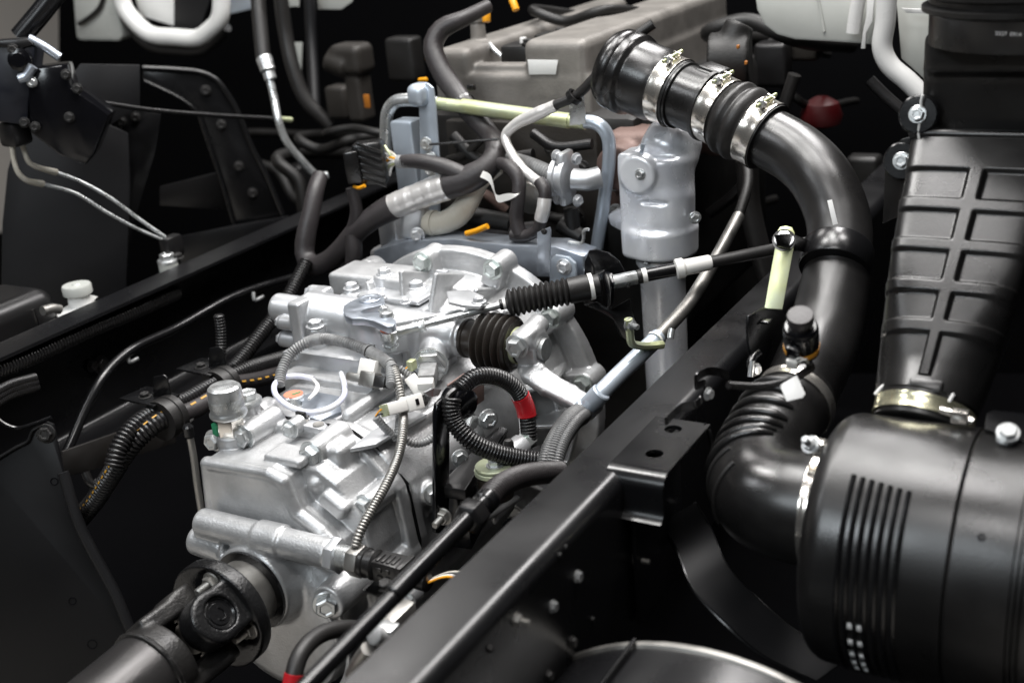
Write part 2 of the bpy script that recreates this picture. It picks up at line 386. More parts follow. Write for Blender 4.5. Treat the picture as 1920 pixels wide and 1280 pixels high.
    def build(s, par, name, matn, label=None):
        F = s.F; F[0] = F[-1] = .1; F[:, 0] = F[:, -1] = .1; F[:, :, 0] = F[:, :, -1] = .1
        I = F < 0
        c = np.zeros(tuple(s.n - 1), np.uint8)
        for dx in (0, 1):
            for dy in (0, 1):
                for dz in (0, 1): c += I[dx:s.n[0] - 1 + dx, dy:s.n[1] - 1 + dy, dz:s.n[2] - 1 + dz]
        act = np.argwhere((c > 0) & (c < 8)); idx = np.full(tuple(s.n - 1), -1, np.int64); idx[tuple(act.T)] = np.arange(len(act))
        acc = np.zeros((len(act), 3)); cnt = np.zeros(len(act))
        cor = [(dx, dy, dz) for dx in (0, 1) for dy in (0, 1) for dz in (0, 1)]
        for a in cor:
            for ax in range(3):
                if a[ax]: continue
                b = list(a); b[ax] = 1
                fa = F[act[:, 0] + a[0], act[:, 1] + a[1], act[:, 2] + a[2]]; fb = F[act[:, 0] + b[0], act[:, 1] + b[1], act[:, 2] + b[2]]
                m = (fa < 0) != (fb < 0); t = np.where(m, fa / np.where(m, fa - fb, 1), 0)
                p = np.array(a, float)[None] + np.zeros((len(act), 3)); p[:, ax] += t
                acc[m] += p[m]; cnt[m] += 1
        V = (act + acc / cnt[:, None]) * s.h + s.lo
        faces = []
        for ax in range(3):
            o1, o2 = [q for q in range(3) if q != ax]
            sa = [slice(None)] * 3; sb = [slice(None)] * 3; sa[ax] = slice(0, -1); sb[ax] = slice(1, None)
            E = I[tuple(sa)] != I[tuple(sb)]
            e = np.argwhere(E); e = e[(e[:, o1] > 0) & (e[:, o2] > 0) & (e[:, o1] < s.n[o1] - 1) & (e[:, o2] < s.n[o2] - 1)]
            q = []
            for (u, v) in ((0, 0), (1, 0), (1, 1), (0, 1)):
                cc = e.copy(); cc[:, o1] -= u; cc[:, o2] -= v; q.append(idx[tuple(cc.T)])
            q = np.stack(q, 1); q = q[(q >= 0).all(1)]; e2 = I[tuple(e.T)][:len(q)]
            flip = e2 if ax != 1 else ~e2
            q[~flip] = q[~flip][:, ::-1]; faces.append(q)
        faces = np.concatenate(faces)
        # two passes of light smoothing to take the grid out of the normals
        nb = np.concatenate([faces[:, [0, 1]], faces[:, [1, 2]], faces[:, [2, 3]], faces[:, [3, 0]]])
        for it in range(1):
            S = np.zeros_like(V); C = np.zeros(len(V)); np.add.at(S, nb[:, 0], V[nb[:, 1]]); np.add.at(C, nb[:, 0], 1); np.add.at(S, nb[:, 1], V[nb[:, 0]]); np.add.at(C, nb[:, 1], 1)
            V = V * .5 + S / C[:, None] * .5
        base = WO[par.name]; me = bpy.data.meshes.new(name); Vl = (V - base).astype(np.float32); nf = len(faces)
        me.vertices.add(len(Vl)); me.vertices.foreach_set('co', Vl.ravel()); me.loops.add(nf * 4); me.loops.foreach_set('vertex_index', faces.astype(np.int32).ravel())
        me.polygons.add(nf); me.polygons.foreach_set('loop_start', np.arange(nf, dtype=np.int32) * 4)
        me.polygons.foreach_set('use_smooth', np.ones(nf, bool)); me.update(calc_edges=True); me.validate()
        me.materials.append(MATS[matn]); o = bpy.data.objects.new(name, me); COL.objects.link(o); o.parent = par; WO[o.name] = base
        if label: o['label'] = label
        return o
def struct(name, mb, matn):
    o = mb.build(None, name, matn, 35); o['kind'] = 'structure'; return o
# ================================================================== setting
struct('floor', MB().box((-1.2, 4.6, -1.02), (14, 8, .04)), 'floor_dark')  # black colour stands in for the shade beneath the truck
struct('bounce_floor', MB().box((-1.2, -3.41, -1.02), (14, 8, .04)), 'pale_grey')  # unseen pale floor, added to reflect light onto the gearbox rear face
struct('wall', MB().box((-6.2, 3.5, .6), (.1, 9, 3.2)), 'pale_grey')
# ================================================================== chassis rails
XR, XRO, XL, XLO = -.712, -.632, -1.874, -1.962
def rail(label, xi, xo, y0, y1, hh=.25):
    t = thing('chassis_rail', label, 'chassis rail', (xo, y0, -hh), 'black steel chassis rails')
    s = 1 if xo > xi else -1; th = .007; R = .02; pts = [(xi, -th), (xi, 0)]
    for a in range(0, 91, 15): pts.append((xo - s * R + s * R * math.sin(math.radians(a)), -R + R * math.cos(math.radians(a))))
    for a in range(0, 91, 15): pts.append((xo - s * R + s * R * math.cos(math.radians(a)), -hh + R - R * math.sin(math.radians(a))))
    pts += [(xi, -hh), (xi, -hh + th)]
    r2 = R - th
    for a in range(90, -1, -15): pts.append((xo - s * R + s * r2 * math.cos(math.radians(a)), -hh + R - r2 * math.sin(math.radians(a))))
    for a in range(90, -1, -15): pts.append((xo - s * R + s * r2 * math.sin(math.radians(a)), -R + r2 * math.cos(math.radians(a))))
    MB().prism([(p[0], y0, p[1]) for p in pts], (0, y1 - y0, 0)).build(t, 'channel', 'black_paint', 25)
    return t
railR = rail('black chassis rail running beside the air filter canister', XR, XRO, .2, 3.3)
railL = rail('black chassis rail on the far side, with corrugated conduit tucked under its flange', XL, XLO, .6, 3.6)
for (a, b, r, k) in [(1082, 1080, 11, 'zinc'), (1036, 1136, 11, 'zinc'), (968, 1161, 12, 'darkstud'), (1192, 1048, 12, 'darkstud'), (1190, 985, 9, 'dark'), (1072, 1203, 11, 'dark'), (1028, 1266, 11, 'dark'), (1060, 1025, 5, 'dark'), (1048, 1040, 5, 'dark'), (1110, 1160, 6, 'dark'), (918, 1215, 8, 'dark')]:
    p = PX(a, b, XRO); bolt(railR, p, (1, 0, 0), rp(r * .9, p), k)
# flat mounting bracket bolted to the rail: top plate with two holes, front edge rolled down, return lip
t = thing('mounting_bracket', 'black folded steel bracket with two round holes on the outer side of the near rail', 'bracket', (XRO + .03, 1.32, -.06))
zb = .006
c = [PZ(1170, 878, zb), PZ(1258, 887, zb), PZ(1326, 794, zb), PZ(1222, 781, zb)]
yb0 = min(c[0][1], c[1][1]); yb1 = max(c[2][1], c[3][1]); xb0 = XRO - .026; xb1 = (c[1][0] + c[2][0]) / 2
def bracket_mesh():
    hs = [PZ(1227, 850, zb), PZ(1262, 804, zb)]; hr = rp(17, hs[0]); bm = bmesh.new()
    # plate with real holes: ring fans stitched to a grid of the outline
    outer = []
    nx, ny = 6, 10
    def edge(p, q, n): return [np.array(p) + (np.array(q) - np.array(p)) * i / n for i in range(n)]
    # split the plate in two halves along y, one hole in each
    ym = (hs[0][1] + hs[1][1]) / 2
    mb = MB()
    for (ya, yc, h) in ((yb0 + .012, ym, hs[0]), (ym, yb1, hs[1])):
        rect = edge((xb0, ya), (xb1, ya), 8) + edge((xb1, ya), (xb1, yc), 8) + edge((xb1, yc), (xb0, yc), 8) + edge((xb0, yc), (xb0, ya), 8)
        n = len(rect); v = []; f = []
        for lev in (0, -.005):
            for q in rect: v.append((q[0], q[1], zb + lev))
            for q in rect:
                d = nrm(np.array(q) - np.array(h[:2])); v.append((h[0] + d[0] * hr, h[1] + d[1] * hr, zb + lev))
        for i in range(n):
            k = (i + 1) % n
            f.append([i, k, n + k, n + i]); f.append([2 * n + i, 3 * n + i, 3 * n + k, 2 * n + k]); f.append([n + i, n + k, 3 * n + k, 3 * n + i]); f.append([i, 2 * n + i, 2 * n + k, k])
        mb.add(v, f)
    return mb
bracket_mesh().build(t, 'top_plate', 'black_satin', 35)
pr = [(yb0 + .0125, zb)]
for a in range(0, 91, 10): pr.append((yb0 + .012 - .022 * math.sin(math.radians(a)), zb - .022 + .022 * math.cos(math.radians(a))))
pr += [(yb0 - .010, zb - .046)]
for a in range(0, 80, 15): pr.append((yb0 - .010 - .016 + .016 * math.cos(math.radians(a)), zb - .046 - .016 * math.sin(math.radians(a))))
v = []; f = []
for q in pr:
    for xx in (xb0, xb1): v.append((xx, q[0], q[1]))
n = len(pr)
for q in pr:
    for xx in (xb0, xb1): v.append((xx, q[0] + .004, q[1] - .004))
for i in range(n - 1):
    f += [[2 * i, 2 * i + 1, 2 * i + 3, 2 * i + 2], [2 * n + 2 * i, 2 * n + 2 * i + 2, 2 * n + 2 * i + 3, 2 * n + 2 * i + 1], [2 * i + 1, 2 * n + 2 * i + 1, 2 * n + 2 * i + 3, 2 * i + 3], [2 * i, 2 * i + 2, 2 * n + 2 * i + 2, 2 * n + 2 * i]]
mk(t, 'rolled_edge', v, f, 'black_satin', 40)
e = PZ(1326, 794, zb)
tube(t, 'return_lip', [e + [-.004, -.002, 0], e + [.002, -.002, -.008], e + [.006, -.002, -.026], e + [.008, -.004, -.034]], .0035, 'black_satin')
MB().box((XRO + .006, (yb0 + yb1) / 2, -.12), (.006, yb1 - yb0, .22), bev=.001).build(t, 'back_plate', 'black_paint')
# thin pressed sheet beyond it with a bolt
t = thing('pressed_sheet_bracket', 'thin black pressed sheet with a square-headed bolt standing off the near rail', 'bracket', (XRO, 1.5, -.1))
ln = [PX(1246, 782, -.59), PX(1262, 766, -.59), PX(1276, 756, -.59), PX(1300, 752, -.585), PX(1312, 742, -.585), PX(1322, 726, -.58), PX(1318, 712, -.58), PX(1303, 715, -.585), PX(1302, 704, -.585), PX(1322, 690, -.58), PX(1345, 690, -.57), PX(1364, 698, -.56)]
path = spline(ln, .003); v = []; f = []
for p in path: v += [p, p + np.array([0, 0, -.012]), p + np.array([.002, .002, -.012]), p + np.array([.002, .002, 0])]
for i in range(len(path) - 1):
    for k in range(4): f.append([4 * i + k, 4 * i + (k + 1) % 4, 4 * i + 4 + (k + 1) % 4, 4 * i + 4 + k])
mk(t, 'sheet', v, f, 'black_satin', 30)
p = PX(1327, 738, -.575); bolt(t, p, (1, -.25, 0), rp(10, p), 'zinc')
# ================================================================== gearbox
GX, GZ = -1.237, -.262      # output shaft axis
gb = thing('gearbox', 'silver cast aluminium gearbox between the rails, joined to the black propeller shaft', 'gearbox', (GX, 1.55, -.48))
# ---- rear housing
s = SDF((-1.42, 1.14, -.50), (-1.02, 1.42, -.03), .0019)
face = [(-1.352, -.088), (-1.222, -.083), (-1.190, -.094), (-1.184, -.118), (-1.172, -.146), (-1.132, -.168), (-1.105, -.19), (-1.09, -.25), (-1.11, -.36), (-1.2, -.43), (-1.29, -.42), (-1.355, -.33), (-1.366, -.2)]
s.prism(face, 1, 1.25, 1.39, .008, .0)
# wider forward shoulder (stepped out to the right behind the diagonal edge)
sh = [(-1.36, -.10), (-1.16, -.088), (-1.125, -.11), (-1.108, -.135), (-1.085, -.16), (-1.075, -.22), (-1.08, -.34), (-1.15, -.43), (-1.3, -.43), (-1.37, -.32)]
s.prism(sh, 1, 1.295, 1.395, .008, .010)
s.cap((-1.166, 1.30, -.118), (-1.166, 1.33, -.110), .016, k=.012)
s.box((-1.165, 1.352, -.094), (.060, .05, .05), .010, .010)
# raised pad on the top and the one on the sloping shoulder
s.box((-1.215, 1.305, -.081), (.075, .05, .016), .007, .006)
s.box((-1.128, 1.30, -.142), (.05, .045, .03), .009, .012, axes=[(.83, 0, -.55), (0, 1, 0), (.55, 0, .83)])
# rounded bright edges of the rear face: soft rim
edge_ = [(-1.360, -.19), (-1.350, -.096), (-1.222, -.092), (-1.196, -.100), (-1.190, -.120), (-1.178, -.150), (-1.136, -.175), (-1.112, -.195)]
for (a_, b_) in zip(edge_[:-1], edge_[1:]): s.cap((a_[0], 1.259, a_[1]), (b_[0], 1.259, b_[1]), .0115, k=.004)
# joint flange
s.prism([(-1.392, -.082), (-1.34, -.070), (-1.17, -.070), (-1.125, -.092), (-1.068, -.15), (-1.058, -.25), (-1.07, -.36), (-1.15, -.45), (-1.31, -.45), (-1.39, -.33)], 1, 1.372, 1.398, .006, .008)
# bolt bosses on the joint
for (x, z, r) in [(-1.386, -.088, .017), (-1.318, -.070, .018), (-1.182, -.078, .02), (-1.092, -.152, .018), (-1.076, -.268, .02)]:
    s.cyl((x, 1.318, z), (x, 1.398, z), r, r * 1.12, .004, .010)
s.cyl((-1.378, 1.40, -.085), (-1.378, 1.40, -.055), .018, k=.01)
# cross tube of the shift rail, its sleeve and the blind boss under its left end
s.cyl((-1.352, 1.222, -.182), (-1.088, 1.222, -.184), .0235, rd=.008, k=.012)
s.cyl((-1.232, 1.222, -.182), (-1.178, 1.222, -.182), .0265, rd=.006, k=.006)
s.cyl((-1.372, 1.218, -.214), (-1.30, 1.224, -.222), .024, .028, .010, .014)
# output boss and the bowl of the lower case
s.cyl((GX, 1.192, GZ), (GX, 1.30, GZ), .070, .082, .006, .022)
s.cyl((GX, 1.225, -.34), (GX, 1.39, -.34), .135, .15, .03, .03)
s.cyl((-1.10, 1.205, -.262), (-1.10, 1.33, -.262), .028, .032, .005, .016)
s.cyl((-1.345, 1.318, -.10), (-1.345, 1.318, -.068), .026, rd=.004, k=.012)
for a in (-62, -48):        # arc ribs on the bowl
    pass
s.build(gb, 'rear_housing', 'cast_alu')
# ribs of the lower bowl
for i, rr in enumerate((.150, .128)):
    pts = [(GX + rr * math.cos(math.radians(a)), 1.222 + .0, -.34 + rr * math.sin(math.radians(a))) for a in range(20, -60, -8)]
    tube(gb, 'rib', pts, .004, 'cast_alu', 8)
# dark gasket line between the two castings and extra joint bolts
JP = [(-1.3935, -.081), (-1.34, -.0685), (-1.17, -.0685), (-1.1245, -.0905), (-1.0665, -.15), (-1.0565, -.25), (-1.0685, -.36), (-1.15, -.4515), (-1.31, -.4515), (-1.3915, -.33)]
MB().prism([(x_, 1.3985, z_) for x_, z_ in JP], (0, .002, 0)).build(gb, 'gasket', 'black_satin')
for (x, z) in [(-1.062, -.335), (-1.25, -.062)]:
    MB().cyl((x, 1.352, z), (x, 1.376, z), .013, .015, seg=20).build(gb, 'bolt_boss', 'cast_alu'); bolt(gb, (x, 1.352, z), (0, -1, 0), .012, 'zinc')
# ---- main case
s = SDF((-1.50, 1.37, -.50), (-.99, 1.78, .01), .0022)
body = [(-1.40, -.115), (-1.385, -.085), (-1.19, -.085), (-1.14, -.105), (-1.085, -.155), (-1.07, -.22), (-1.075, -.36), (-1.15, -.46), (-1.32, -.46), (-1.40, -.34)]
s.prism(body, 1, 1.395, 1.76, .008, .0)
s.prism([(-1.392, -.082), (-1.34, -.070), (-1.17, -.070), (-1.125, -.092), (-1.068, -.15), (-1.058, -.25), (-1.07, -.36), (-1.15, -.45), (-1.31, -.45), (-1.39, -.33)], 1, 1.401, 1.424, .006, .008)
s.cyl((-1.175, 1.40, -.19), (-1.150, 1.76, -.18), .108, .125, .01, .02)             # countershaft hump along the right side
s.cyl((-1.105, 1.42, -.165), (-1.08, 1.60, -.15), .035, .045, .01, .02)
s.box((-1.30, 1.475, -.082), (.17, .11, .02), .008, .008)                             # top pads
s.box((-1.315, 1.56, -.078), (.20, .06, .04), .006, .01)
for (x, y) in [(-1.45, 1.606), (-1.352, 1.60), (-1.378, 1.434)]:
    s.cyl((x, y + .02, -.09), (x, y - .02, -.088), .024, rd=.005, k=.014)
s.cap((-1.44, 1.62, -.09), (-1.36, 1.62, -.085), .022, k=.012)
for (x, y, z, r) in [(-1.10, 1.425, -.255, .032), (-1.06, 1.448, -.183, .018), (-1.07, 1.55, -.19, .03)]:   # side bosses
    s.cyl((x - .05, y, z), (x + .012, y - .012, z), r * 1.35, r, .005, .018)
for (y, z0, z1) in [(1.47, -.14, -.30), (1.53, -.12, -.34), (1.62, -.13, -.34)]:
    s.cap((-1.082, y, z0), (-1.062, y + .01, z1), .007, k=.012)
s.cap((-1.12, 1.43, -.10), (-1.05, 1.70, -.06), .010, k=.016)
s.cap((-1.20, 1.44, -.07), (-1.17, 1.60, -.045), .012, k=.018)
s.box((-1.30, 1.69, -.07), (.20, .13, .09), .007, .012)
for (p0_, p1_, r_) in [((-1.068, 1.43, -.30), (-1.055, 1.70, -.33), .006), ((-1.07, 1.44, -.225), (-1.058, 1.52, -.215), .006), ((-1.10, 1.64, -.115), (-1.05, 1.70, -.25), .007), ((-1.20, 1.50, -.082), (-1.10, 1.52, -.115), .006), ((-1.39, 1.45, -.095), (-1.40, 1.70, -.12), .006)]:
    s.cap(p0_, p1_, r_, k=.006)
s.box((-1.14, 1.47, -.105), (.05, .045, .04), .006, .01, axes=[(.8, 0, -.6), (0, 1, 0), (.6, 0, .8)])
s.box((-1.075, 1.64, -.16), (.03, .06, .07), .005, .01)
s.cyl((-1.14, 1.585, -.13), (-1.06, 1.575, -.125), .024, .020, .004, .010)
s.build(gb, 'main_case', 'cast_alu')
MB().box((-1.338, 1.592, -.058), (.185, .05, .052), bev=.0025).build(gb, 'top_block', 'cast_alu_smooth')
MB().box((-1.42, 1.578, -.040), (.03, .03, .014), bev=.002).build(gb, 'bolt_pad', 'cast_alu_smooth')
bolt(gb, (-1.06, 1.575, -.125), (1, -.1, .05), .017, 'zinc'); bolt(gb, (-1.057, 1.64, -.16), (1, 0, 0), .010, 'zinc')
# ---- bell housing
BX, BZ = -1.237, -.2
s = SDF((-1.58, 1.66, -.54), (-.90, 1.90, .14), .0026)
s.cyl((BX, 1.70, BZ), (BX, 1.80, BZ), .180, .232, .006, .0)
s.cyl((BX, 1.79, BZ), (BX, 1.86, BZ), .234, .246, .003, .006)
s.cyl((BX, 1.850, BZ), (BX, 1.878, BZ), .284, .286, .003, .004)
BA = []
for (a, b) in [(800, 487), (932, 500), (1040, 590), (1100, 715)]:
    p = PY(a, b, 1.835); BA.append(p)
    s.cyl((p[0], 1.822, p[2]), (p[0], 1.875, p[2]), .020, .023, .003, .008)
    dirn = nrm([BX - p[0], 0, BZ - p[2]])
    s.box((p[0] + dirn[0] * .022, 1.845, p[2] + dirn[2] * .022), (.040, .046, .036), .004, .006, axes=[(dirn[2], 0, -dirn[0]), (0, 1, 0), dirn])
for a in (140, 163, 215, 250):
    x = BX + .268 * math.cos(math.radians(a)); z = BZ + .268 * math.sin(math.radians(a))
    s.cyl((x, 1.81, z), (x, 1.875, z), .021, .026, .004, .012)
for a in (84, 66, 52, 20, 2, -14, -30, -46, 100, 118):
    c_, s_ = math.cos(math.radians(a)), math.sin(math.radians(a))
    s.box((BX + .222 * c_, 1.79, BZ + .222 * s_), (.075, .125, .010), .002, .004, axes=[nrm((c_, .35, s_)), nrm((-.35 * c_, 1, -.35 * s_)), (-s_, 0, c_)])
s.box((BX - .14, 1.80, BZ + .20), (.18, .09, .10), .008, .01)                         # shoulder under the cover plates
s.cyl((-1.455, 1.862, .012), (-1.455, 1.90, .012), .03, rd=.004, k=.015)              # starter ear
s.build(gb, 'bell_housing', 'cast_alu')
for p in BA: bolt(gb, (p[0], 1.821, p[2]), (0, -1, 0), .0155, 'green')
bolt(gb, (-1.455, 1.86, .012), (0, -1, 0), .016, 'zinc')
# ---- shift tower
s = SDF((-1.56, 1.54, -.14), (-1.02, 1.86, .12), .0019)
LB = PZ(694, 562, .052)
s.cyl((LB[0] - .003, LB[1] + .004, -.12), (LB[0] - .003, LB[1] + .004, .028), .046, rd=.006, k=.0)
s.cyl((LB[0], LB[1], .02), (LB[0], LB[1], .038), .030, rd=.003, k=.003)
s.box((LB[0] + .035, LB[1] - .012, -.05), (.06, .045, .13), .012, .012)
s.box((-1.275, 1.705, -.045), (.12, .13, .125), .006, .010)
s.box((-1.25, 1.64, -.06), (.07, .05, .10), .012, .012)
s.box((-1.335, 1.77, -.01), (.165, .105, .066), .005, .008)
s.box((-1.30, 1.755, .026), (.14, .085, .010), .004, .006)
s.cyl((-1.345, 1.775, .02), (-1.345, 1.775, .052), .022, rd=.004, k=.006)
s.cyl((-1.268, 1.765, .0), (-1.268, 1.765, .036), .020, rd=.004, k=.006)
s.cyl((-1.40, 1.74, .0), (-1.40, 1.74, .03), .016, rd=.004, k=.006)
# right-hand shaft housing that carries the bellows
s.cyl((-1.26, 1.675, -.012), (-1.118, 1.675, -.012), .040, .034, .006, .016)
s.cyl((-1.132, 1.675, -.012), (-1.105, 1.675, -.012), .030, rd=.003, k=.004)
s.box((-1.20, 1.675, -.055), (.12, .03, .06), .008, .02)
s.cyl((-1.20, 1.645, -.06), (-1.20, 1.645, .012), .016, rd=.004, k=.012)
s.cyl((-1.165, 1.655, -.03), (-1.14, 1.60, -.036), .027, .025, .004, .012)              # boss of the switch
s.cap((-1.215, 1.66, .018), (-1.16, 1.70, .018), .004, k=.004)
# triangular web
s.prism([(-1.235, 1.60), (-1.228, 1.60), (-1.13, 1.705), (-1.14, 1.71)], 2, -.03, .028, .003, .006)
s.cyl((-1.19, 1.73, -.03), (-1.165, 1.725, .012), .026, rd=.006, k=.01)
# left-hand actuator bracket
s.cyl((-1.44, 1.65, .012), (-1.32, 1.66, -.002), .040, .044, .006, .016)
s.box((-1.425, 1.65, .004), (.030, .105, .088), .007, .006)
s.cyl((-1.505, 1.64, .018), (-1.43, 1.645, .014), .027, rd=.008, k=.006)
s.cyl((-1.47, 1.612, .002), (-1.425, 1.612, .002), .014, rd=.004, k=.005)
s.cyl((-1.478, 1.618, -.034), (-1.42, 1.618, -.034), .015, rd=.004, k=.005)
s.cyl((-1.465, 1.70, .03), (-1.42, 1.70, .03), .015, rd=.004, k=.005)
s.cyl((-1.383, 1.602, -.07), (-1.383, 1.602, .006), .017, rd=.004, k=.010)
s.cyl((-1.425, 1.70, -.03), (-1.33, 1.72, -.03), .02, k=.02)
s.build(gb, 'shift_tower', 'cast_alu_smooth')
for (p, ax, r) in [((-1.383, 1.602, .006), (0, 0, 1), .013), ((-1.345, 1.775, .052), (0, 0, 1), .012), ((-1.268, 1.765, .036), (0, 0, 1), .013), ((-1.40, 1.74, .03), (0, 0, 1), .012), ((-1.20, 1.645, .012), (0, 0, 1), .012),
                   ((-1.478, 1.618, -.034), (-1, 0, 0), .011), ((-1.47, 1.612, .002), (-1, 0, 0), .010), ((-1.465, 1.70, .03), (-1, 0, 0), .010), ((-1.25, 1.70, .031), (0, 0, 1), .008), ((-1.31, 1.71, .031), (0, 0, 1), .008)]:
    bolt(gb, p, ax, r, 'alu')
# stacked cover plates behind the tower
for i, z in enumerate((-.006, .004, .014)):
    A = [PZ(700, 517 + 3 * i, .055 - .012 * i), PZ(838, 540 + 3 * i, .055 - .012 * i)]
MB().box((-1.34, 1.832, .020), (.20, .012, .058), bev=.003).build(gb, 'cover_plate', 'cast_alu_smooth')
MB().box((-1.325, 1.8225, .016), (.19, .006, .052), bev=.002).build(gb, 'gasket_plate', 'zinc')
MB().box((-1.318, 1.814, .012), (.19, .010, .050), bev=.003).build(gb, 'cover_plate', 'cast_alu_smooth')
bolt(gb, (-1.405, 1.826, .022), (0, -1, 0), .011, 'zinc')
bolt(gb, (-1.248, 1.808, .016), (0, -1, 0), .010, 'zinc')
# oval plate on the bell top
zz = .052
MB().prism([PZ(a, b, zz) for a, b in [(838, 552), (880, 548), (905, 560), (912, 572), (900, 580), (870, 578), (842, 572)]], (0, 0, .006)).build(gb, 'inspection_plate', 'cast_alu_smooth', bev=.0015)
p = PZ(898, 566, zz + .006); bolt(gb, p, (0, 0, 1), .010, 'alu')
# hook-shaped shift lever
zl = .018
out = [(643, 582), (645, 572), (655, 565), (668, 560), (680, 553), (698, 550), (712, 551), (720, 557), (721, 565), (716, 571), (705, 574), (690, 577), (679, 581), (676, 585), (682, 587), (700, 585), (712, 585), (716, 592), (724, 594), (735, 594), (742, 599), (742, 606), (736, 611), (725, 612), (713, 607), (700, 601), (682, 597), (660, 597), (648, 592)]
zt = .052
MB().prism([PZ(a, b, zt) for a, b in out], (0, 0, -.013)).build(gb, 'shift_lever', 'lever_zinc', bev=.002)
p = PZ(694, 562, zt)
mb = MB(); mb.lathe(p, (0, 0, 1), [(.020, -.002), (.020, .002), (.018, .003), (.017, .0025), (.012, .0025), (.011, .0035), (.004, .0035), (.003, .002)], 32).build(gb, 'lever_boss', 'lever_zinc')
p = PZ(720, 582, zt); bolt(gb, p, (0, 0, 1), .008, 'zinc')
# breather cap: knurled steel cap on a hex, green paint dab
B0 = np.array([-1.345, 1.318, -.068])
mb = MB(); v = []
hexp = [(B0[0] + .0235 * math.cos(math.pi / 3 * i + .3), B0[1] + .0235 * math.sin(math.pi / 3 * i + .3), B0[2] - .004) for i in range(6)]
h = MB().prism(hexp, (0, 0, .036)).build(gb, 'breather_hex', 'chrome', bev=.001)
plate(gb, 'paint_dab', [B0 + np.array([-.0155 + dx, -.0195 - dx * .15, dz]) for dx, dz in [(-.004, .004), (.006, .002), (.008, .02), (.002, .026), (-.004, .022)]], .0035, 'green_mark', (-.3, -1, 0), .0003)
cap_ = MB().lathe(B0, (0, 0, 1), [(.022, .030), (.029, .031), (.0305, .034), (.0305, .037), (.0285, .040), (.0275, .044), (.0275, .074), (.0262, .080), (.022, .0835), (.010, .0845), (.002, .0845)], 48).build(gb, 'breather_cap', 'zinc')
kn = MB()
for i in range(72):
    a = 2 * math.pi * i / 72; d = np.array([math.cos(a), math.sin(a), 0]); kn.box(B0 + d * .0276 + [0, 0, .055], (.0014, .0014, .012), axes=[d, (-d[1], d[0], 0), (0, 0, 1)])
kn.build(cap_, 'knurling', 'zinc')
# joint and case bolts
for (x, y, z, ax, r, k) in [(-1.386, 1.317, -.088, (0, -1, 0), .0145, 'zinc'), (-1.318, 1.317, -.070, (0, -1, 0), .0155, 'zinc'), (-1.182, 1.317, -.078, (0, -1, 0), .017, 'zinc'), (-1.092, 1.317, -.152, (0, -1, 0), .0155, 'zinc'), (-1.10, 1.204, -.262, (.55, -.85, 0), .017, 'zinc'),
                            (-1.378, 1.40, -.055, (0, 0, 1), .0165, 'tall'), (-1.45, 1.585, -.088, (0, -1, .2), .018, 'zinc'), (-1.352, 1.579, -.087, (0, -1, .2), .018, 'zinc'),
                            (-1.086, 1.412, -.255, (1, -.25, 0), .0165, 'zinc'), (-1.046, 1.435, -.183, (.8, -.6, 0), .015, 'zinc'), (-1.056, 1.537, -.19, (1, -.2, 0), .017, 'zinc'), (-1.43, 1.60, -.075, (0, 0, 1), .013, 'alu')]:
    bolt(gb, (x, y, z), ax, r, k)
# neutral switch with orange top, lying plate, small flat bar with screw
p = PZ(553, 757, -.075)
MB().lathe(p, (0, 0, 1), [(.021, -.006), (.021, .0), (.019, .002), (.019, .016), (.017, .018), (.001, .018)], 32).build(gb, 'switch', 'zinc')
MB().lathe(p + [0, 0, .0182], (0, 0, 1), [(.0165, 0), (.0165, .0006), (.001, .0006)], 28).build(gb, 'switch_top', 'orange_mark')
MB().box(p + [.004, .003, .0192], (.005, .016, .0006), axes=[nrm((1, -.5, 0)), nrm((.5, 1, 0)), (0, 0, 1)]).build(gb, 'paint_dab', 'green_mark')
MB().prism([PZ(a, b, -.066) for a, b in [(566, 742), (590, 733), (636, 742), (640, 770), (600, 788), (566, 778)]], (0, 0, -.012)).build(gb, 'machined_pad', 'lever_zinc', bev=.001)
MB().prism([PZ(a, b, -.060) for a, b in [(550, 785), (560, 782), (606, 789), (614, 796), (608, 803), (596, 804), (548, 792)]], (0, 0, -.01)).build(gb, 'retainer_bar', 'cast_alu_smooth', bev=.001)
p = PZ(597, 796, -.0595); MB().lathe(p, (0, 0, 1), [(.009, -.001), (.009, .002), (.003, .0015), (.001, .0015)], 16).build(gb, 'screw', 'steel_dull')
# long flat steel strap from joint to the right
A = [PZ(652, 842, -.078), PZ(700, 805, -.078), PZ(770, 770, -.078), PZ(800, 776, -.078), PZ(704, 832, -.078)]
MB().prism(A, (0, 0, -.006)).build(gb, 'strap', 'cast_alu_smooth', bev=.0006)
# big plug on the cross tube end is part of the case; hex of the tube end
mb = MB(); hx = [(-1.090, 1.222 + .028 * math.cos(math.pi / 3 * i + .2), -.184 + .028 * math.sin(math.pi / 3 * i + .2)) for i in range(6)]
mb.prism(hx, (.016, 0, 0)).build(gb, 'hex_seat', 'cast_alu_smooth', bev=.0012)
# speed sensor: steel thread, dark hex, black connector
q = np.array([-1.074, 1.222, -.184])
mb = MB(); pr = [(.0185, 0)]; x = .0
while x < .02: pr += [(.0185, x), (.0172, x + .0015)]; x += .003
pr += [(.015, .024)]
mb.lathe(q, (1, 0, 0), pr, 28).build(gb, 'sensor_thread', 'zinc')
hx = [q + np.array([.022, .025 * math.cos(math.pi / 3 * i + .1), .025 * math.sin(math.pi / 3 * i + .1)]) for i in range(6)]
MB().prism(hx, (.020, 0, 0)).build(gb, 'sensor_hex', 'steel_dull', bev=.0012)
MB().lathe(q, (1, 0, 0), [(.020, .042), (.0225, .044), (.0225, .050), (.0205, .052), (.0205, .060), (.023, .062), (.023, .066), (.019, .070)], 28).build(gb, 'sensor_body', 'black_plastic')
cb = MB(); cb.box(q + [.092, 0, .0], (.046, .036, .034), bev=.003); cb.box(q + [.118, -.001, 0], (.010, .040, .036), bev=.001)
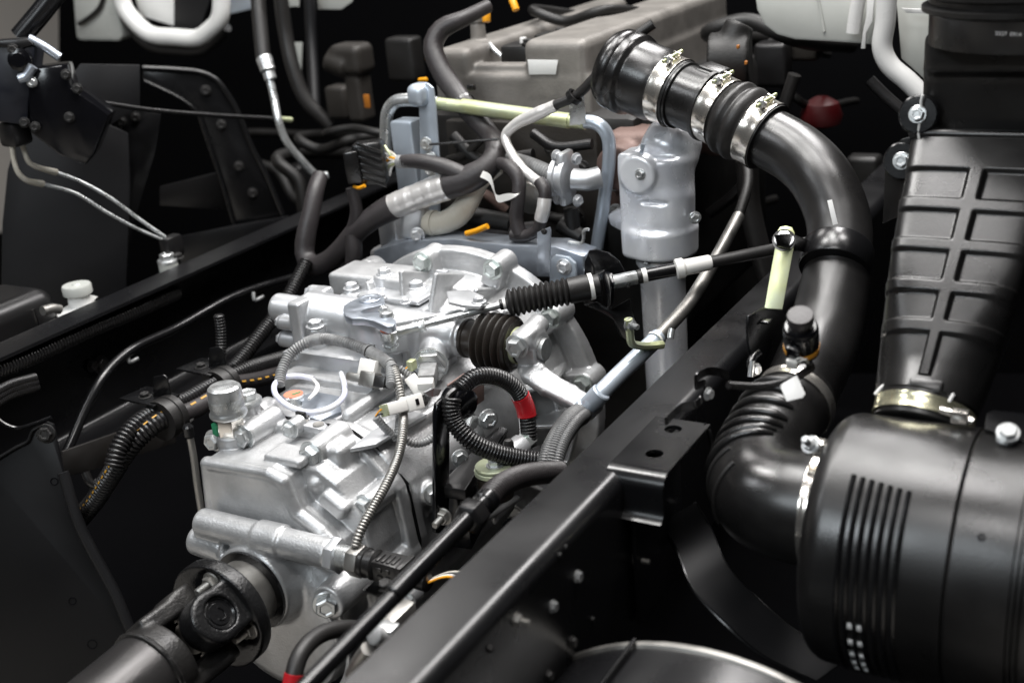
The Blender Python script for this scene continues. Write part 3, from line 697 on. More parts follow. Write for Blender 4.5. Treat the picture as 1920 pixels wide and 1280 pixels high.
cb.build(gb, 'sensor_connector', 'black_plastic')
cd = MB()
for i in range(4): cd.box(q + [.078 + .009 * i, -.004, .018], (.005, .02, .0025), bev=.0004)
for i in range(2):
    for j in range(2): cd.box(q + [.083 + .014 * i, -.0185, -.006 + .012 * j], (.009, .003, .007), bev=.0006)
cd.build(gb, 'connector_ribs', 'black_plastic')
mb = MB(); mb.lathe(q + [.122, 0, -.004], (1, -.05, -.06), [(.016, 0), (.015, .034), (.012, .036)], 20).build(gb, 'connector_sleeve', 'black_plastic')
band(gb, 'seal_ring', q + [.152, -.002, -.006], (1, -.05, -.06), .0118, .003, 'stripe_yellow', .0015)
MB().lathe(q + [.150, -.002, -.006], (1, -.05, -.06), [(.0115, 0), (.0115, .008), (.004, .009)], 20).build(gb, 'sleeve_plug', 'black_plastic')
for k in range(4): tube(gb, 'wire', [q + np.array([.155, -.002 + .003 * (k - 1.5), -.006]), q + np.array([.18, .004 * (k - 1.5) + .01, .004]), q + np.array([.20, .03, -.01 + .004 * k])], .0018, ['orange', 'label_white', 'black_plastic', 'hose_white'][k], 6)
# reverse-lamp switch with hex collar and grey plug, on the shaft housing
p0 = np.array([-1.14, 1.60, -.036]); ax = nrm([.42, -.88, -.12]); e1, e2, a_ = frame(ax)
hx = [p0 + (e1 * math.cos(math.pi / 3 * i) + e2 * math.sin(math.pi / 3 * i)) * .029 for i in range(6)]
MB().prism(hx, a_ * .014).build(gb, 'switch_hex', 'zinc', bev=.0015)
MB().lathe(p0, -ax, [(.031, -.002), (.031, .004), (.028, .005)], 28).build(gb, 'washer', 'zinc')
MB().box(p0 + a_ * .035, (.030, .026, .046), axes=[e1, e2, a_], bev=.004).build(gb, 'switch_plug', 'conduit_grey')
MB().box(p0 + a_ * .066 + e2 * -.002, (.026, .020, .022), axes=[e1, e2, a_], bev=.002).build(gb, 'plug_socket', 'white_plastic')
# bellows on the selector shaft
c0 = np.array([-1.112, 1.675, -.012]); axb = nrm([1, .0, -.02])
pr = [(.024, 0), (.033, .000), (.0345, .003), (.0345, .007), (.032, .009), (.032, .026), (.034, .028)]
x = .030
for i in range(5):
    R = .0500 + .0012 * math.sin(i)
    pr += [(R - .0105, x)] + [(R - .0085 + .0085 * math.sin(math.pi * q_ / 6), x + .0138 * (.08 + .84 * q_ / 6)) for q_ in range(7)]; x += .0138
pr += [(.042, x + .001), (.034, x + .001), (.030, x + .004), (.030, x + .012), (.022, x + .012)]
MB().lathe(c0, axb, pr, 56).build(gb, 'bellows', 'rubber_brown', 50)
band(gb, 'spring_clip', c0 + axb * (x + .006), axb, .0305, .008, 'yellow_zinc', .0015)
# clamp head, selector shaft, forged arm
hc = c0 + axb * (x + .032)
MB().cyl(c0 + axb * (x - .02), hc + axb * .028, .019, seg=28).build(gb, 'selector_shaft', 'zinc')
s = SDF(hc - .09, hc + np.array([.22, .12, .09]), .0024)
up = nrm([-.15, -.5, .85])
s.cyl(hc - axb * .020, hc + axb * .020, .031, rd=.004, k=.0)
s.box(hc + np.array([0, -.012, .024]), (.038, .048, .03), .006, .01)
s.cyl(hc + np.array([0, -.045, .020]), hc + np.array([0, .035, .032]), .0185, rd=.003, k=.006)
s.cyl(hc - axb * .05, hc + axb * .05, .019, rd=.001, k=.002, sub=True)
arm = [hc + np.array([.0, -.010, -.030]), PY(1000, 700, 1.648), PY(1030, 722, 1.64), PY(1068, 742, 1.63), PY(1112, 768, 1.61)]
for i in range(len(arm) - 1):
    d_ = nrm(arm[i + 1] - arm[i]); sd_ = nrm(np.cross(d_, (-.2, -.35, .9))); s.box((arm[i] + arm[i + 1]) / 2, (.044 - .003 * i, np.linalg.norm(arm[i + 1] - arm[i]) + .016, .022), .006, .012, axes=[sd_, d_, np.cross(sd_, d_)])
s.build(gb, 'selector_arm', 'cast_alu')
bolt(gb, hc + np.array([0, -.045, .020]), (0, -1, -.1), .0165, 'zinc')
for i in (0,):
    MB().lathe(hc + axb * .020, axb, [(.019, -.003), (.019, .002), (.016, .003), (.014, .001), (.009, .002), (.007, .004), (.001, .004)], 32).build(gb, 'shaft_end', 'zinc')
# ================================================================== propeller shaft
ps = thing('propeller_shaft', 'black propeller shaft with universal joint bolted to the gearbox output', 'propeller shaft', (GX, 1.0, -.40))
al = math.radians(40); U1 = np.array([math.cos(al), 0, math.sin(al)]); U2 = np.array([-math.sin(al), 0, math.cos(al)]); JC = np.array([GX, 1.072, GZ]); YD = np.array([0, 1., 0])
mb = MB(); mb.lathe((GX, 1.136, GZ), (0, 1, 0), [(.02, 0), (.058, .0), (.058, .014), (.0545, .020), (.0540, .060), (.030, .060)], 56).build(ps, 'output_hub', 'steel_dull')
MB().lathe((GX, 1.186, GZ), (0, 1, 0), [(.056, 0), (.0665, .001), (.0665, .006), (.056, .007)], 56).build(ps, 'oil_seal', 'black_satin')
s = SDF(JC - .115, JC + np.array([.115, .11, .115]), .0024)
s.cyl((GX, 1.110, GZ), (GX, 1.136, GZ), .087, .087, .004, .0)
for sg in (1, -1):
    ear = JC + U1 * .050 * sg
    s.box(ear + YD * .020, (.078, .072, .044), .008, .014, axes=[U2, YD, U1])
    s.cyl(ear - U1 * .022 - YD * .008, ear + U1 * .022 - YD * .008, .040, rd=.006, k=.012)
    s.cyl(ear + U1 * sg * .012, ear + U1 * sg * .05, .0255, rd=.001, k=.001, sub=True)
for k in range(4):
    a = math.radians(85 + 90 * k); c_ = np.array([GX + .06 * math.cos(a), 1.108, GZ + .06 * math.sin(a)])
    s.cyl(c_ - YD * .03, c_ + YD * .006, .022, rd=.004, k=.012, sub=True)
s.build(ps, 'flange_yoke', 'yoke_black')
for sg in (1, -1):
    e_ = JC + U1 * sg * .0655
    bc_ = MB().lathe(e_, U1 * sg, [(.0253, 0), (.0253, .003), (.0235, .0045), (.021, .002), (.0175, .0015), (.0165, .003), (.001, .003)], 36).build(ps, 'bearing_cap', 'black_satin')
    tube(bc_, 'cap_marking', [e_ + U1 * sg * .0035 + U2 * .010 * math.cos(t_) + YD * .008 * math.sin(t_) for t_ in np.linspace(.4, 4.2, 7)], .0012, 'black_satin', 6)
for k in range(4):
    a = math.radians(85 + 90 * k); bolt(ps, (GX + .062 * math.cos(a), 1.113, GZ + .062 * math.sin(a)), (0, -1, 0), .0125, 'darkstud', 'nut')
mb = MB()
for d in (U1, U2): mb.cyl(JC - d * .052, JC + d * .052, .0155, seg=20)
mb.cyl(JC - YD * .02, JC + YD * .02, .026, seg=20)
mb.build(ps, 'cross', 'steel_dull')
dirn = nrm([0, -1, -.05])
s = SDF(JC - np.array([.12, .16, .13]), JC + np.array([.12, .06, .12]), .0026)
for sg in (1, -1):
    ear = JC + U2 * .050 * sg
    s.cyl(ear - U2 * .015, ear + U2 * .018, .030, rd=.006, k=.0)
    s.box(ear + dirn * .040 + U2 * sg * .001, (.058, .085, .030), .008, .018, axes=[U1, dirn, U2])
    s.cyl(ear - U2 * .03, ear + U2 * .03, .020, rd=.001, k=.001, sub=True)
s.cyl(JC + dirn * .062, JC + dirn * .10, .058, .063, .004, .014)
s.cyl(JC + dirn * .0, JC + dirn * .062, .030, rd=.01, k=.01, sub=True)
s.build(ps, 'shaft_yoke', 'cast_black')
for sg in (1, -1):
    MB().lathe(JC + U2 * sg * .030, U2 * sg, [(.019, 0), (.019, .036), (.016, .038), (.001, .038)], 28).build(ps, 'bearing_cap', 'steel_dull')
e1, e2, a_ = frame(dirn); pts = [JC + dirn * .100 + (e1 * math.cos(t_) + e2 * math.sin(t_)) * .0625 for t_ in np.linspace(0, 2 * math.pi, 40)]
tube(ps, 'weld_bead', pts, .0046, 'cast_black', 8, .003, lump=.12)
MB().cyl(JC + dirn * .099, JC + dirn * .75, .062, seg=64).build(ps, 'tube', 'shaft_paint')
# ================================================================== shift cable (rod end, rod, bellows, casing)
A = PZ(728, 614, .030); Bq = PY(1330, 492, 1.90); dv = nrm(Bq - A)
sc_ = thing('shift_cable', 'gear shift cable with black ribbed boot running from the shift lever over the near rail', 'control cable', A)
def at(px): # point on the cable axis at photo column px
    r = RM @ np.array([px - 960., 640. - (612 - (px - 728) * .1993), -FPX]); n = np.cross(r, np.cross(r, dv)); t_ = ((CAM - A) @ n) / (dv @ n); return A + dv * t_
Lp = lambda px: float((at(px) - A) @ dv)
MB().lathe(A + [0, 0, -.022], (0, 0, 1), [(.008, -.012), (.011, -.011), (.013, -.004), (.013, 0), (.016, .002), (.0165, .016), (.013, .018)], 28).build(sc_, 'rod_end', 'zinc')
MB().lathe(A + [0, 0, -.004], (0, 0, 1), [(.0145, 0), (.0145, .004), (.010, .005)], 24).build(sc_, 'seal', 'orange_mark')
MB().lathe(A + [0, 0, .02], (0, 0, 1), [(.012, -.001), (.013, .002), (.011, .008), (.006, .010), (.001, .010)], 24).build(sc_, 'stud_head', 'zinc')
bolt(sc_, A + [0, 0, -.032], (0, 0, -1), .011, 'zinc', 'nut')
P0 = A + np.array([0, 0, -.012])
B2 = at(946); d2 = nrm(B2 - P0)
tube(sc_, 'rod_socket', [P0 + d2 * .008, P0 + d2 * .03, P0 + d2 * .052], [.010, .0085, .0095], 'zinc', 20)
e1, e2, a_ = frame(d2); MB().prism([P0 + d2 * .052 + (e1 * math.cos(math.pi / 3 * i) + e2 * math.sin(math.pi / 3 * i)) * .0125 for i in range(6)], d2 * .012).build(sc_, 'lock_nut', 'zinc', bev=.0008)
MB().cyl(P0 + d2 * .06, B2, .0062, seg=20).build(sc_, 'rod', 'zinc')
MB().lathe(at(936), dv, [(.007, 0), (.0095, .001), (.0095, .006), (.008, .007)], 24).build(sc_, 'collar', 'black_satin')
band(sc_, 'ferrule', at(945), dv, .0075, .008, 'white_plastic', .0015, 24)
L0, L1, L2 = Lp(950), Lp(1062), Lp(1106); pr = [(.007, L0 - .004), (.010, L0 - .001), (.0155, L0 + .001)]
n = 11
for i in range(n):
    x0 = L0 + .002 + (L1 - L0) * i / n; w_ = (L1 - L0) / n; R = .0245 + .001 * math.sin(i * 1.3)
    pr += [(.0190, x0), (R - .001, x0 + w_ * .28), (R, x0 + w_ * .5), (R - .001, x0 + w_ * .72)]
pr += [(.0195, L1 + .002), (.0225, L1 + .004), (.0228, L2 - .006), (.0215, L2 - .002), (.0215, L2), (.012, L2 + .001)]
MB().lathe(A, dv, pr, 48).build(sc_, 'boot', 'rubber', 50)
band(sc_, 'ferrule', A + dv * (L2 + .002), dv, .020, .007, 'white_plastic', .003, 32)
MB().lathe(A, dv, [(.019, L2 + .004), (.019, L2 + .016), (.014, L2 + .018)], 32).build(sc_, 'casing_end', 'rubber')
la, lb, lc, ld, le = Lp(1148), Lp(1196), Lp(1204), Lp(1212), Lp(1272)
MB().lathe(A, dv, [(.0115, la - .01), (.0125, la), (.0125, lb - .004), (.011, lb)], 6).build(sc_, 'hex_sleeve', 'zinc', bev=.001)
MB().lathe(A, dv, [(.0095, lb - .002), (.0125, lb), (.0125, lc), (.010, lc + .001)], 28).build(sc_, 'seal', 'rubber')
band(sc_, 'ferrule', A + dv * (lc + ld) / 2, dv, .0115, .008, 'white_plastic', .0015, 28)
MB().cyl(A + dv * (ld - .004), A + dv * le, .0115, seg=24).build(sc_, 'casing', 'black_satin')
MB().lathe(A, dv, [(.0115, le - .006), (.0175, le - .004), (.0175, le + .008), (.014, le + .012), (.0135, Lp(1330)), (.011, Lp(1334))], 28).build(sc_, 'casing_tail', 'white_plastic')
tl = A + dv * Lp(1332); tube(sc_, 'cable_tail', [tl - dv * .01, tl + dv * .04, tl + dv * .10, tl + dv * .20], .0105, 'rubber', 14)
# its black steel bracket (arched plate)
t = thing('cable_bracket', 'black steel bracket with arched top holding the shift cable above the bell housing', 'bracket', at(1130) + [0, 0, -.12])
pc = at(1128)
out = [(1098, 486), (1104, 470), (1118, 468), (1140, 474), (1160, 490), (1174, 515), (1180, 540), (1150, 536), (1130, 530), (1112, 520)]
plate(t, 'arched_plate', [PY(a, b, pc[1] + .10) for a, b in out], .004, 'black_satin', (0, 1, 0))
out = [(1117, 517), (1130, 510), (1141, 513), (1146, 530), (1144, 572), (1136, 587), (1126, 586), (1118, 560)]
q0 = at(1132); nn = dv; 
def onplane(a, b, o, n):
    r = RM @ np.array([a - 960., 640. - b, -FPX]); return CAM + r * (((o - CAM) @ n) / (r @ n))
plate(t, 'clamp_plate', [onplane(a, b, q0, nn) for a, b in out], .006, 'black_gloss', nn)
out = [(1094, 572), (1118, 566), (1142, 582), (1180, 560), (1190, 600), (1178, 640), (1160, 628), (1150, 600), (1128, 586)]
plate(t, 'stay', [onplane(a, b, q0 + [0, .02, 0], nrm([.2, -1, .1])) for a, b in out], .005, 'black_satin', (0, 1, 0))
out = [(1094, 572), (1096, 490), (1102, 478), (1112, 500), (1118, 540), (1118, 566)]
plate(t, 'side_lug', [onplane(a, b, q0 + [0, .035, 0], nrm([.2, -1, .1])) for a, b in out], .005, 'black_satin', (0, 1, 0))
tube(t, 'split_pin', [onplane(1099, 509, q0, nn), onplane(1124, 522, q0, nn)], .0035, 'zinc', 10)
# ================================================================== select cable: blue-grey tube with braided sleeve, lying along the near rail
p = [PY(1092, 772, 1.605), PX(1118, 745, -.832), PX(1165, 698, -.815), PX(1235, 631, -.79), PX(1290, 570, -.775), PX(1345, 480, -.765), PX(1385, 405, -.762), PX(1402, 345, -.765), PX(1398, 290, -.79)]
t = thing('select_cable', 'blue-grey select cable tube with braided sleeve lying just inside the near rail', 'control cable', p[0])
tube(t, 'tube_lower', p[:4], .0145, 'steel_blue', 24)
tube(t, 'tube_upper', p[3:7], [.0125, .012, .0115, .0112], 'steel_dull', 20)
tube(t, 'cable_tail', p[6:], .0100, 'engine_dark', 14)
MB().lathe(p[0], p[1] - p[0], [(.0175, -.012), (.0185, -.010), (.0185, .012), (.0155, .016), (.0165, .02), (.0165, .05), (.0145, .052)], 32).build(t, 'sleeve_cap', 'steel_blue')
e = PX(1228, 637, -.792); band(t, 'joint_ring', e, p[4] - p[3], .0146, .004, 'white_plastic', .001, 28)
br = [p[0] + nrm(p[0] - p[1]) * .004, PX(1070, 790, -.845), PX(1048, 822, -.842), PX(1035, 855, -.838), PX(1028, 890, -.834)]
conduit(t, 'braided_sleeve', br, .0185, 'braid', pitch=.0042, dep=.10, seg=20)
for k in (-14, 14):
    off = np.array([k * .0006, k * .0004, .0]); conduit(t, 'braided_strand', [q + nrm(CAM - q) * .009 + off for q in br], .0105, 'braid', pitch=.0042, dep=.12, seg=12)
# zinc angle bracket beneath the cable, on the rail's inner side
t = thing('angle_bracket', 'pale zinc angle bracket with a threaded bolt below the shift cable', 'bracket', PX(1200, 640, -.80))
tube(t, 'angle', [PX(1178, 598, -.80), PX(1181, 622, -.80), PX(1184, 642, -.80), PX(1198, 648, -.795), PX(1222, 648, -.785), PX(1242, 646, -.775)], .007, 'yellow_zinc', 8)
p_ = PX(1180, 608, -.80); bolt(t, p_, (.9, -.4, .0), .009, 'stud')
MB().cyl(PX(1257, 634, -.76), PX(1260, 616, -.76), .0055, seg=14).build(t, 'pin', 'zinc')
# ================================================================== conduit with red tape looping at the mount
t = thing('looped_conduit', 'black corrugated conduit loop with red tape band above the gearbox mount', 'conduit', PX(930, 760, -.95))
lp = [PX(991, 836, -.93), PX(990, 800, -.932), PX(985, 765, -.936), PX(966, 728, -.945), PX(930, 707, -.96), PX(890, 708, -.975), PX(860, 732, -.985)]
uc_ = conduit(t, 'upper_conduit', lp, .0145, 'conduit_black', pitch=.0054, dep=.16)
stripe(uc_, 'white_line', lp, .0148, -62, 9, 'white_paint', dash=None)
mid = spline(lp, .002); i0 = np.argmin(np.linalg.norm(mid - PX(974, 742, -.941), axis=1)); i1 = np.argmin(np.linalg.norm(mid - PX(988, 780, -.934), axis=1)); seg_ = mid[min(i0, i1):max(i0, i1)]
v, f = sweep_mesh(seg_, np.full(len(seg_), .0156) * (1 + .012 * np.sin(np.arange(len(seg_)) * 2.2)), 18); mk(uc_, 'red_tape', v, f, 'red_tape', 50)
lo = [PX(848, 745, -.985), PX(846, 765, -.985), PX(852, 790, -.98), PX(878, 822, -.96), PX(920, 845, -.935), PX(965, 857, -.91), PX(1030, 866, -.87)]
conduit(t, 'lower_conduit', lo, .0150, 'conduit_black', pitch=.0054, dep=.16)
pc = PX(866, 752, -.985); MB().lathe(pc + [-.012, 0, 0], (1, -.35, 0), [(.020, -.01), (.024, -.008), (.024, .026), (.021, .028), (.001, .028)], 36).build(t, 'clip_body', 'black_gloss')
q = PX(862, 727, -.985); MB().box(q, (.022, .014, .016), axes=[nrm((1, .5, .2)), nrm((-.5, 1, 0)), (0, 0, 1)], bev=.002).build(t, 'tie_head', 'black_plastic')
tube(t, 'tie_strap', [PX(836, 762, -.99), PX(838, 745, -.99), PX(850, 733, -.988), PX(862, 728, -.985)], .0055, 'black_plastic', 8)
# fitting at the conduit's end: switch on a grey boss
g0, g1 = PX(992, 822, -.932), PX(945, 862, -.935)
t2 = thing('pressure_fitting', 'grey metal hydraulic fitting with black rubber bleed cap beside the yellow washer', 'fitting', g1)
dv2 = nrm(g1 - g0); L = np.linalg.norm(g1 - g0)
MB().lathe(g0, dv2, [(.010, -.004), (.0165, 0), (.0165, .022), (.013, .024)], 6).build(t2, 'hex', 'zinc_green', bev=.001)
MB().lathe(g0, dv2, [(.014, .022), (.019, .026), (.020, L * .9), (.016, L + .02)], 28).build(t2, 'body', 'cast_alu_smooth')
k_ = PX(955, 848, -.925); MB().lathe(k_, (0, 0, 1), [(.008, -.016), (.0095, -.012), (.0085, .004), (.0085, .016), (.006, .022), (.001, .0235)], 24).build(t2, 'bleed_cap', 'rubber')
# ================================================================== gearbox mount
t = thing('gearbox_mount', 'black gearbox support with upright post and round yellow zinc washer', 'mount', PX(870, 950, -.95))
a0, a1 = PX(832, 762, -1.0), PX(834, 1000, -1.0)
poly = [PX(a, b, -1.0) for a, b in [(817, 775), (820, 758), (834, 744), (846, 745), (844, 800), (842, 1000), (817, 1000)]]
plate(t, 'post', poly, .008, 'black_gloss', (-1, .2, 0), .0015)
z0 = -.145
poly = [PZ(a, b, z0) for a, b in [(822, 912), (838, 892), (880, 850), (930, 800), (950, 806), (905, 862), (884, 900), (872, 918)]]
plate(t, 'arm_top', poly, .02, 'shaft_black', (0, 0, -1), .003)
poly = [PZ(a, b, z0 - .0205) for a, b in [(822, 912), (872, 918), (900, 868), (840, 880)]]
plate(t, 'arm_box', poly, .11, 'black_gloss', (0, 0, -1), .003)
p_ = PZ(838, 948, z0 - .03); bolt(t, p_ + [0, -.012, -.012], (0.1, -1, 0), .0115, 'darkstud')
c_ = PZ(926, 876, -.125)
MB().lathe(c_, (0, 0, 1), [(.027, -.05), (.028, -.045), (.0285, -.012), (.030, -.010)], 40).build(t, 'rubber_block', 'rubber_brown')
MB().lathe(c_, (0, 0, 1), [(.0300, -.009), (.0312, -.008), (.0312, -.002), (.030, -.001)], 48).build(t, 'lower_washer', 'yellow_zinc')
MB().lathe(c_, (0, 0, 1), [(.0285, 0), (.0295, .001), (.0295, .004), (.0285, .005), (.008, .005)], 48).build(t, 'washer', 'yellow_zinc')
bolt(t, c_ + [0.004, -.002, .005], (0, 0, 1), .011, 'zinc')
plate(t, 'steel_tongue', [PZ(a, b, -.12) for a, b in [(905, 835), (938, 798), (952, 803), (922, 845)]], .006, 'black_satin', (0, 0, -1))
for (a, b, r) in [(862, 858, 13), (915, 785, 15)]:
    p_ = PX(a, b, -1.03); bolt(t, p_, (.8, -.6, .1), rp(r, p_), 'zinc')
plate(t, 'brown_plate', [PX(a, b, -1.04) for a, b in [(840, 722), (872, 700), (908, 702), (908, 750), (880, 770), (850, 760)]], .004, 'iron_brown', (-1, .3, 0))
MB().prism([PX(a, b, -1.035) for a, b in [(796, 736), (812, 728), (828, 730), (822, 742), (806, 744)]], (-.004, 0, 0)).build(t, 'lug', 'zinc')
# ================================================================== hydraulic pipe with union nut beside the rail
q0, q1 = PX(560, 1300, -.80), PX(886, 966, -.80); dv3 = nrm(q1 - q0)
t = thing('hydraulic_pipe', 'black hydraulic pipe with hex union nut and ribbed hose beside the near rail', 'pipe', q0)
MB().cyl(q0 - dv3 * .1, q1, .0105, seg=32).build(t, 'steel_pipe', 'black_satin')
mp = PX(752, 1100, -.80); MB().lathe(mp, dv3, [(.0105, -.02), (.0122, -.018), (.0122, .22), (.0105, .222)], 32).build(t, 'sleeve', 'black_satin')
MB().lathe(q1, dv3, [(.014, -.016), (.0215, -.012), (.0225, -.009), (.0225, .008), (.0215, .011), (.014, .013)], 6).build(t, 'union_nut', 'shaft_black', bev=.0012)
MB().lathe(q1, dv3, [(.0140, .012), (.0140, .026), (.0165, .029), (.0165, .042), (.014, .044)], 28).build(t, 'ferrule', 'black_satin')
hp = [q1 + dv3 * .038, PX(932, 916, -.803), PX(962, 898, -.806), PX(1000, 888, -.806), PX(1050, 884, -.80)]
conduit(t, 'ribbed_hose', hp, .0165, 'tape', pitch=.0052, dep=.12, seg=24)
# small return hose with red tape at the bottom
hp = [PX(545, 1310, -.98), PX(550, 1270, -.98), PX(562, 1228, -.985), PX(595, 1192, -.99), PX(640, 1178, -.985), PX(690, 1182, -.975), PX(735, 1196, -.96)]
t = thing('return_hose', 'bent black rubber hose with red tape at the bottom beside the propeller shaft', 'hose', hp[0])
rh_ = tube(t, 'hose', hp, .0120, 'rubber', 20)
tube(rh_, 'red_tape', [PX(544, 1305, -.98), PX(547, 1285, -.98), PX(551, 1262, -.98)], .0126, 'red_tape', 20, .004)
# loose bits between pipe and rail: plate, ribbed stub and fitting
t = thing('drain_fitting', 'silver fitting with ribbed stub tucked between hydraulic pipe and near rail', 'fitting', PX(715, 1190, -.84))
conduit(t, 'ribbed_stub', [PX(700, 1190, -.845), PX(735, 1200, -.84)], .012, 'conduit_grey', pitch=.005)
MB().box(PX(724, 1178, -.845), (.03, .022, .012), bev=.003).build(t, 'union', 'zinc')
tube(t, 'elbow', [PX(690, 1215, -.85), PX(675, 1235, -.87), PX(660, 1262, -.9)], .009, 'steel_dull', 16)
MB().box(PX(738, 1158, -.88), (.04, .06, .03), bev=.008).build(t, 'valve_block', 'steel_dull')
plate(t, 'tab', [PX(a, b, -.88) for a, b in [(682, 1106), (700, 1088), (738, 1098), (716, 1122)]], .004, 'black_paint', (-1, 0, -.2))
bolt(t, PX(722, 1098, -.876), (0, -.3, 1), .008, 'dark')
# ================================================================== gearbox wiring
t = thing('gearbox_harness', 'grey corrugated wiring harness looping over the gearbox with white and dark plugs', 'wiring harness', PZ(740, 690, -.03))
lp = [PZ(524, 722, -.055), PZ(528, 696, -.04), PZ(545, 664, -.02), PZ(572, 644, -.005), PZ(605, 635, .002), PZ(645, 641, .002), PZ(690, 657, -.004), PZ(722, 676, -.01), PZ(738, 692, -.014)]
conduit(t, 'loop_conduit', lp, .0098, 'conduit_grey', pitch=.0052, dep=.24)
for pr_ in ([PZ(574, 643, -.005), PZ(590, 637, .0), PZ(604, 635, .002)], [PZ(694, 659, -.004), PZ(712, 669, -.008), PZ(732, 684, -.012)]):
    tube(t, 'tape_wrap', pr_, .0107, 'conduit_grey', 18, lump=.03)
band(t, 'cable_tie', PZ(692, 658, -.004), lp[7] - lp[6], .0112, .005, 'conduit_grey', .0015, 24); MB().box(PZ(697, 650, .002), (.010, .008, .008), bev=.001).build(t, 'tie_head', 'conduit_grey')
dn = [PZ(738, 690, -.014), PX(746, 715, -1.14), PX(754, 760, -1.12), PX(756, 800, -1.085), PX(748, 850, -1.062), PX(728, 900, -1.046), PX(700, 950, -1.042), PX(676, 995, -1.042), PX(666, 1026, -1.044)]
conduit(t, 'down_conduit', dn, .0078, 'steel_dull', pitch=.0050, dep=.26)
conduit(t, 'side_conduit', [PX(742, 700, -1.17), PX(750, 745, -1.135), PX(748, 800, -1.10), PX(745, 820, -1.095)], .0070, 'conduit_grey', pitch=.0048, dep=.26)
conduit(t, 'branch_conduit', [PZ(732, 690, -.014), PZ(733, 705, -.02), PZ(733, 722, -.028)], .0088, 'conduit_grey', pitch=.0055, dep=.28)
conduit(t, 'branch_conduit', [PX(748, 690, -1.16), PX(762, 700, -1.15), PX(776, 712, -1.14)], .0068, 'conduit_grey', pitch=.0048, dep=.26)
conduit(t, 'branch_conduit', [PX(704, 782, -1.12), PX(722, 802, -1.11), PX(742, 822, -1.10)], .0066, 'conduit_grey', pitch=.0048, dep=.12)
conduit(t, 'branch_conduit', [PX(752, 815, -1.09), PX(772, 830, -1.075), PX(798, 828, -1.06), PX(820, 812, -1.05)], .0068, 'conduit_grey', pitch=.005, dep=.2)
def plug(par, name, p0, p1, w_, h_, m, bev=.0025):
    d = nrm(p1 - p0); e1, e2, _ = frame(d); toc = nrm(CAM - p0); up = nrm(toc - d * (toc @ d)); sd = np.cross(d, up)
    return MB().box((p0 + p1) / 2, (w_, h_, np.linalg.norm(p1 - p0)), axes=[sd, up, d], bev=bev).build(par, name, m), d, up, sd
pa, pb = PX(722, 769, -1.108), PX(786, 752, -1.095)
plug(t, 'white_plug', pa, pa * .45 + pb * .55, .020, .018, 'white_plastic')
o_, d_, up_, sd_ = plug(t, 'white_plug_head', pa * .45 + pb * .55, pb, .026, .022, 'white_plastic')
MB().box(pa * .2 + pb * .8 + up_ * .011, (.007, .010, .003), axes=[d_, sd_, up_], bev=.0005).build(t, 'latch_window', 'black_gloss')
plug(t, 'seal_insert', pa - d_ * .004, pa + d_ * .001, .019, .016, 'yellow_zinc', .001)
for k, m in ((-.004, 'orange'), (.005, 'navy')): tube(t, 'wire', [pa + sd_ * k, (pa + PX(704, 780, -1.12)) / 2 + sd_ * k * .6 + [0, 0, .002], PX(704, 780, -1.12)], .0014, m, 6)
for k in (-.005, .003, .006): tube(t, 'wire', [pb + sd_ * k, pb + d_ * .014 + sd_ * k * 1.3, PX(797, 742, -1.10)], .0022, 'black_plastic', 6)
pa, pb = PX(768, 706, -1.14), PX(793, 742, -1.115)
plug(t, 'white_plug', pa, pb, .022, .018, 'white_plastic')
pa, pb = PZ(652, 705, -.03), PZ(682, 710, -.03); plug(t, 'sensor_neck', pa, pb, .015, .015, 'steel_dull', .004)
pa, pb = PZ(680, 709, -.03), PZ(708, 714, -.03); plug(t, 'dark_plug', pa, pb, .026, .022, 'steel_dull')
pa, pb = PZ(706, 714, -.03), PZ(726, 717, -.03); plug(t, 'dark_plug_tail', pa, pb, .020, .018, 'black_plastic')
pa, pb = PZ(678, 690, -.025), PZ(708, 696, -.025); plug(t, 'grey_guard', pa, pb, .034, .02, 'white_plastic', .002)
for k in range(3): tube(t, 'wire', [PX(768, 684 + k * 2, -1.148), PX(760, 692 + k, -1.152), PX(752, 700, -1.155)], .0015, ['orange', 'white_plastic', 'label_white'][k], 6)
MB().box(PX(772, 684, -1.146), (.012, .016, .018), bev=.002).build(t, 'green_seal', 'yellow_zinc')
# breather tube: white-blue plastic tube with clip
t = thing('breather_tube', 'thin white and blue plastic tube curling round the orange-topped switch', 'tube', PZ(566, 775, -.055))
zz = -.050
bt = [PZ(640, 700, zz), PZ(646, 722, zz), PZ(645, 742, zz), PZ(630, 758, zz), PZ(605, 770, zz), PZ(580, 773, zz), PZ(552, 766, zz), PZ(528, 752, zz), PZ(515, 735, zz), PZ(517, 718, zz), PZ(535, 707, zz), PZ(560, 705, zz), PZ(588, 710, zz)]
tube(t, 'tube', bt, .0050, 'hose_blue', 16, .004)
for k in (0, 5): tube(t, 'wire', [PZ(586, 709 + k * .3, zz), PZ(597 - k * .6, 722, zz), PZ(594 - k, 735, zz), PZ(580 - k * .3, 748, zz)], .0022, 'white_plastic', 8)
MB().box(PZ(564, 778, zz - .002), (.018, .006, .012), bev=.001).build(t, 'clip', 'black_plastic')
e_ = PZ(565, 785, -.058); band(t, 'clip_ring', e_, (0, 0, 1), .012, .003, 'chrome', .0015, 28)
